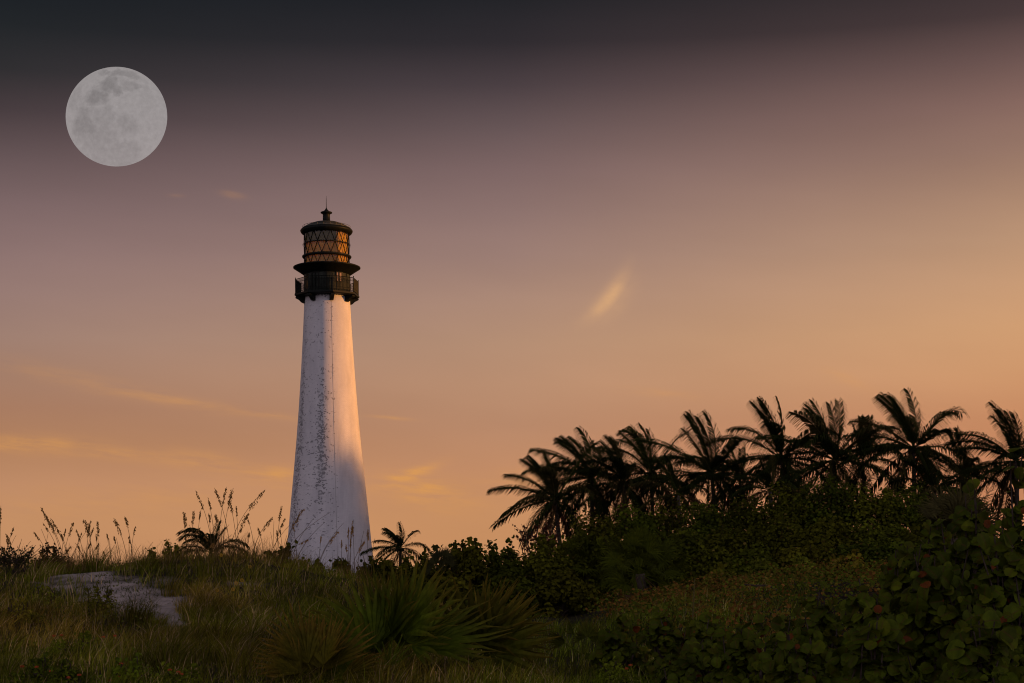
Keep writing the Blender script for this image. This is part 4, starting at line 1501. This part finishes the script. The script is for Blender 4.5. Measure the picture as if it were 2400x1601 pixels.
# amber curtain drawn inside the glass
cm = bpy.data.materials.new('amber_curtain')
cm.use_nodes = True
N = NT(cm.node_tree); cm.node_tree.nodes.clear()
tco = N.node('ShaderNodeTexCoord')
nn_ = N.node('ShaderNodeTexNoise'); nn_.inputs['Scale'].default_value = 1.6; nn_.inputs['Detail'].default_value = 4
N.link(tco.outputs['Object'], nn_.inputs['Vector'])
cc_ = N.ramp(nn_.outputs[0], [(.3, (.70, .46, .05)), (.5, (.92, .60, .07)), (.7, (.97, .70, .11))])
df = N.node('ShaderNodeBsdfDiffuse'); tl = N.node('ShaderNodeBsdfTranslucent')
N.link(cc_, df.inputs[0]); N.link(cc_, tl.inputs[0])
mx = N.node('ShaderNodeMixShader'); mx.inputs[0].default_value = .5
N.link(df.outputs[0], mx.inputs[1]); N.link(tl.outputs[0], mx.inputs[2])
oo = N.node('ShaderNodeOutputMaterial'); N.link(mx.outputs[0], oo.inputs[0])
cu = MB()
th = np.linspace(0, 2 * PI, 181)[:-1]
rw = 1.66 + .015 * np.sin(th * 32)
V = np.concatenate([np.stack([rw * np.sin(th), -rw * np.cos(th), np.full(180, z)], 1) for z in (zl0 + .05, zl3 - .05)])
jj = np.arange(180)
cu.add(V, np.stack([jj, (jj + 1) % 180, 180 + (jj + 1) % 180, 180 + jj], 1))
cu.build('curtain', cm, LH, True)
bl_ = MB()  # added olive sheet standing in for the unlit interior behind the top tier
curved_panel(bl_, math.radians(-115), math.radians(33), 1.68, 1.72, zl2 + .02, zl3 - .03, 24)
bl_.build('dark_interior_sheet', solid('dark_interior_olive', (.17, .15, .05), .8, 0, 1.5, .4, .1), LH)
# diagonal glazing bars
nb = 16
gb_ = MB()
for t in range(3):
    z0, z1 = lv[t], lv[t + 1]
    off0 = .09 + (PI / nb if t % 2 else 0)
    for k in range(nb):
        a0 = off0 + k * 2 * PI / nb
        for sg in (-1, 1):
            P_ = []
            for f in np.linspace(0, 1, 4):
                a = a0 + sg * f * PI / nb
                P_.append(((GR + .02) * math.sin(a), -(GR + .02) * math.cos(a), z0 + (z1 - z0) * f))
            tube(gb_, P_, .032, 5)
gb_.build('glazing_bars', M['iron'], LH)
for z, r, hh_ in ((zl1, .02, .035), (zl2, .02, .035)):
    mb = MB()
    lathe(mb, [(GR, z - hh_), (GR + .07, z - hh_), (GR + .07, z + hh_), (GR, z + hh_)], 48)
    mb.build('ring', M['iron'], LH)
# narrow service ledge and its side handles
mb = MB()
zz = Z(602)
lathe(mb, [(GR + .03, zz - .10), (GR + .12, zz - .10), (GR + .19, zz - .02), (GR + .19, zz + .05), (GR + .14, zz + .09), (GR + .06, zz + .10)], 64)
mb.build('service_ledge', M['iron'], LH)
mb = MB()
zz = Z(574)
th = np.linspace(0, 2 * PI, 49)
tube(mb, [((GR + .14) * math.sin(t), -(GR + .14) * math.cos(t), zz) for t in th], .010, 4, cap=False)
for k in range(16):
    a = .09 + PI / 16 + k * PI / 8
    tube(mb, [((GR + r) * math.sin(a), -(GR + r) * math.cos(a), zz + h) for r, h in ((.0, -.12), (.12, -.08), (.14, 0), (.12, .08), (.0, .12))], .008, 4)
mb.build('handrail', M['iron'], LH)

# roof
ze = Z(542.4)
rf = MB()
lathe(rf, [(1.78, Z(550)), (1.86, Z(550)), (2.02, Z(547)), (2.10, ze - .03), (2.12, ze + .05), (2.04, ze + .16), (1.95, ze + .22)], 64)
rf.build('cornice', M['iron'], LH, True)
rf = MB()
zn = Z(519)
lathe(rf, [(1.96, ze + .21), (1.96, ze + .25), (1.5, ze + .25 + (zn - ze) * .32), (1.0, ze + .25 + (zn - ze) * .56), (.5, zn - .10), (.33, zn)], 64)
rf.build('roof', M['roofmetal'], LH, True)
mb = MB()
lathe(mb, [(.36, zn - .06), (.36, zn + .02), (.30, zn + .04), (.29, Z(503)), (.33, Z(501)), (.40, Z(500)), (.47, Z(499)), (.47, Z(497)), (.40, Z(496)), (.24, Z(494.5)), (.12, Z(491.5)), (.05, Z(488)), (.03, Z(486)), (.001, Z(485.5))], 24)
mb.build('ventilator', M['iron'], LH, True)
mb = MB()
tube(mb, [(0, 0, Z(489)), (0, 0, Z(470)), (0, 0, Z(458))], [.03, .022, .010], 6)
mb.build('lightning_rod', M['iron'], LH)
mb = MB()
th = np.linspace(0, 2 * PI, 65)
tube(mb, [(1.92 * math.sin(t), -1.92 * math.cos(t), ze + .40) for t in th], .014, 4, cap=False)
for k in range(24):
    a = k * PI / 12
    tube(mb, [(1.92 * math.sin(a), -1.92 * math.cos(a), ze + .2), (1.92 * math.sin(a), -1.92 * math.cos(a), ze + .40)], .010, 4)
mb.build('roof_rail', M['roofmetal'], LH)

# ------------------------------------------------------------------ moon
MD = 3000.0
mc = at(273, 273.5, MD)
mr = 118.8 / F * MD
mo = MB()
th = np.linspace(0.001, PI - .001, 49)
lathe(mo, np.stack([np.sin(th) * mr, -np.cos(th) * mr * .98], 1), 96)
mo.v[0][:, 1] *= .3                                           # seen face on; its depth hardly matters at this distance
mm = bpy.data.materials.new('moonlight')
mm.use_nodes = True
N = NT(mm.node_tree); mm.node_tree.nodes.clear()
tco = N.node('ShaderNodeTexCoord')
ss = N.node('ShaderNodeSeparateXYZ')
N.link(tco.outputs['Object'], ss.inputs[0])
def mnoise(scale, detail, dx_):
    mp_ = N.node('ShaderNodeMapping'); mp_.inputs['Location'].default_value = (dx_, dx_ * .7, 0); mp_.inputs['Scale'].default_value = (scale / mr,) * 3
    n_ = N.node('ShaderNodeTexNoise'); n_.inputs['Scale'].default_value = 1; n_.inputs['Detail'].default_value = detail; n_.inputs['Roughness'].default_value = .58
    N.link(tco.outputs['Object'], mp_.inputs[0]); N.link(mp_.outputs[0], n_.inputs['Vector'])
    return N.m('SUBTRACT', n_.outputs[0], .5)
X = N.m('ADD', N.m('DIVIDE', ss.outputs[0], mr), N.m('MULTIPLY', mnoise(2.6, 5, 3.1), .55))
Y2 = N.m('ADD', N.m('DIVIDE', ss.outputs[2], mr), N.m('MULTIPLY', mnoise(2.6, 5, 9.7), .55))
wob = N.m('MULTIPLY', mnoise(7, 6, 5.5), 1.6)
mar = None
for cx_, cy_, rx_, ry_, am in [(-.20, .86, .11, .07, .8), (.14, .80, .26, .10, .8), (-.12, .55, .20, .18, 1), (-.38, .32, .22, .22, 1), (.32, .53, .16, .09, .6), (.07, .42, .12, .10, .9), (-.60, -.22, .26, .34, .85),
                               (-.35, -.5, .45, .35, .55), (-.15, -.12, .22, .22, .5), (.28, -.25, .22, .22, .55), (.32, -.68, .16, .14, .5), (.0, -.80, .5, .22, .45), (-.78, .3, .10, .28, .35), (.6, .35, .12, .3, .2)]:
    qx = N.m('DIVIDE', N.m('SUBTRACT', X, cx_), rx_)
    qy = N.m('DIVIDE', N.m('SUBTRACT', Y2, cy_), ry_)
    r = N.m('ADD', N.m('ADD', N.m('MULTIPLY', qx, qx), N.m('MULTIPLY', qy, qy)), wob)
    b = N.m('MULTIPLY', N.m('SUBTRACT', 1.5, r, clamp=False), am * .85)
    b = N.m('MINIMUM', N.m('MAXIMUM', b, 0.0), am)
    mar = b if mar is None else N.m('MAXIMUM', mar, b)
fine = N.node('ShaderNodeTexNoise'); fine.inputs['Scale'].default_value = 11.0 / mr; fine.inputs['Detail'].default_value = 8; fine.inputs['Roughness'].default_value = .65
N.link(tco.outputs['Object'], fine.inputs['Vector'])
vc = N.node('ShaderNodeTexVoronoi'); vc.inputs['Scale'].default_value = 3.2 / mr
N.link(tco.outputs['Object'], vc.inputs['Vector'])
ray = N.m('MULTIPLY', N.m('SUBTRACT', .12, vc.outputs['Distance'], clamp=False), .5, clamp=True)
lvl = N.m('ADD', N.m('ADD', 0.42, N.m('MULTIPLY', mar, -0.12)), N.m('ADD', N.m('MULTIPLY', N.m('SUBTRACT', fine.outputs[0], .5), .20), ray))
hue = N.mix(1.0, (1.0, .925, .92), (1, 1, 1), 'MULTIPLY')
vs = N.node('ShaderNodeVectorMath', operation='SCALE')
N.link(hue, vs.inputs[0]); N.link(lvl, vs.inputs[3])
em = N.node('ShaderNodeEmission'); N.link(vs.outputs[0], em.inputs[0])
tp = N.node('ShaderNodeBsdfTransparent')
mx = N.node('ShaderNodeMixShader'); mx.inputs[0].default_value = .70
N.link(tp.outputs[0], mx.inputs[1]); N.link(em.outputs[0], mx.inputs[2])
# the far half of the ball is hidden behind the near one
bf = N.node('ShaderNodeNewGeometry')
mx2 = N.node('ShaderNodeMixShader')
N.link(bf.outputs['Backfacing'], mx2.inputs[0]); N.link(mx.outputs[0], mx2.inputs[1]); N.link(tp.outputs[0], mx2.inputs[2])
oo = N.node('ShaderNodeOutputMaterial'); N.link(mx2.outputs[0], oo.inputs[0])
mob = mo.build('moon', mm, None, True)
mob.location = tuple(float(v) for v in mc)
tag(mob, 'large pale grey full moon in the dark upper left sky', 'moon')

# ------------------------------------------------------------------ woodland far to the right that shades the ground and the tower's foot
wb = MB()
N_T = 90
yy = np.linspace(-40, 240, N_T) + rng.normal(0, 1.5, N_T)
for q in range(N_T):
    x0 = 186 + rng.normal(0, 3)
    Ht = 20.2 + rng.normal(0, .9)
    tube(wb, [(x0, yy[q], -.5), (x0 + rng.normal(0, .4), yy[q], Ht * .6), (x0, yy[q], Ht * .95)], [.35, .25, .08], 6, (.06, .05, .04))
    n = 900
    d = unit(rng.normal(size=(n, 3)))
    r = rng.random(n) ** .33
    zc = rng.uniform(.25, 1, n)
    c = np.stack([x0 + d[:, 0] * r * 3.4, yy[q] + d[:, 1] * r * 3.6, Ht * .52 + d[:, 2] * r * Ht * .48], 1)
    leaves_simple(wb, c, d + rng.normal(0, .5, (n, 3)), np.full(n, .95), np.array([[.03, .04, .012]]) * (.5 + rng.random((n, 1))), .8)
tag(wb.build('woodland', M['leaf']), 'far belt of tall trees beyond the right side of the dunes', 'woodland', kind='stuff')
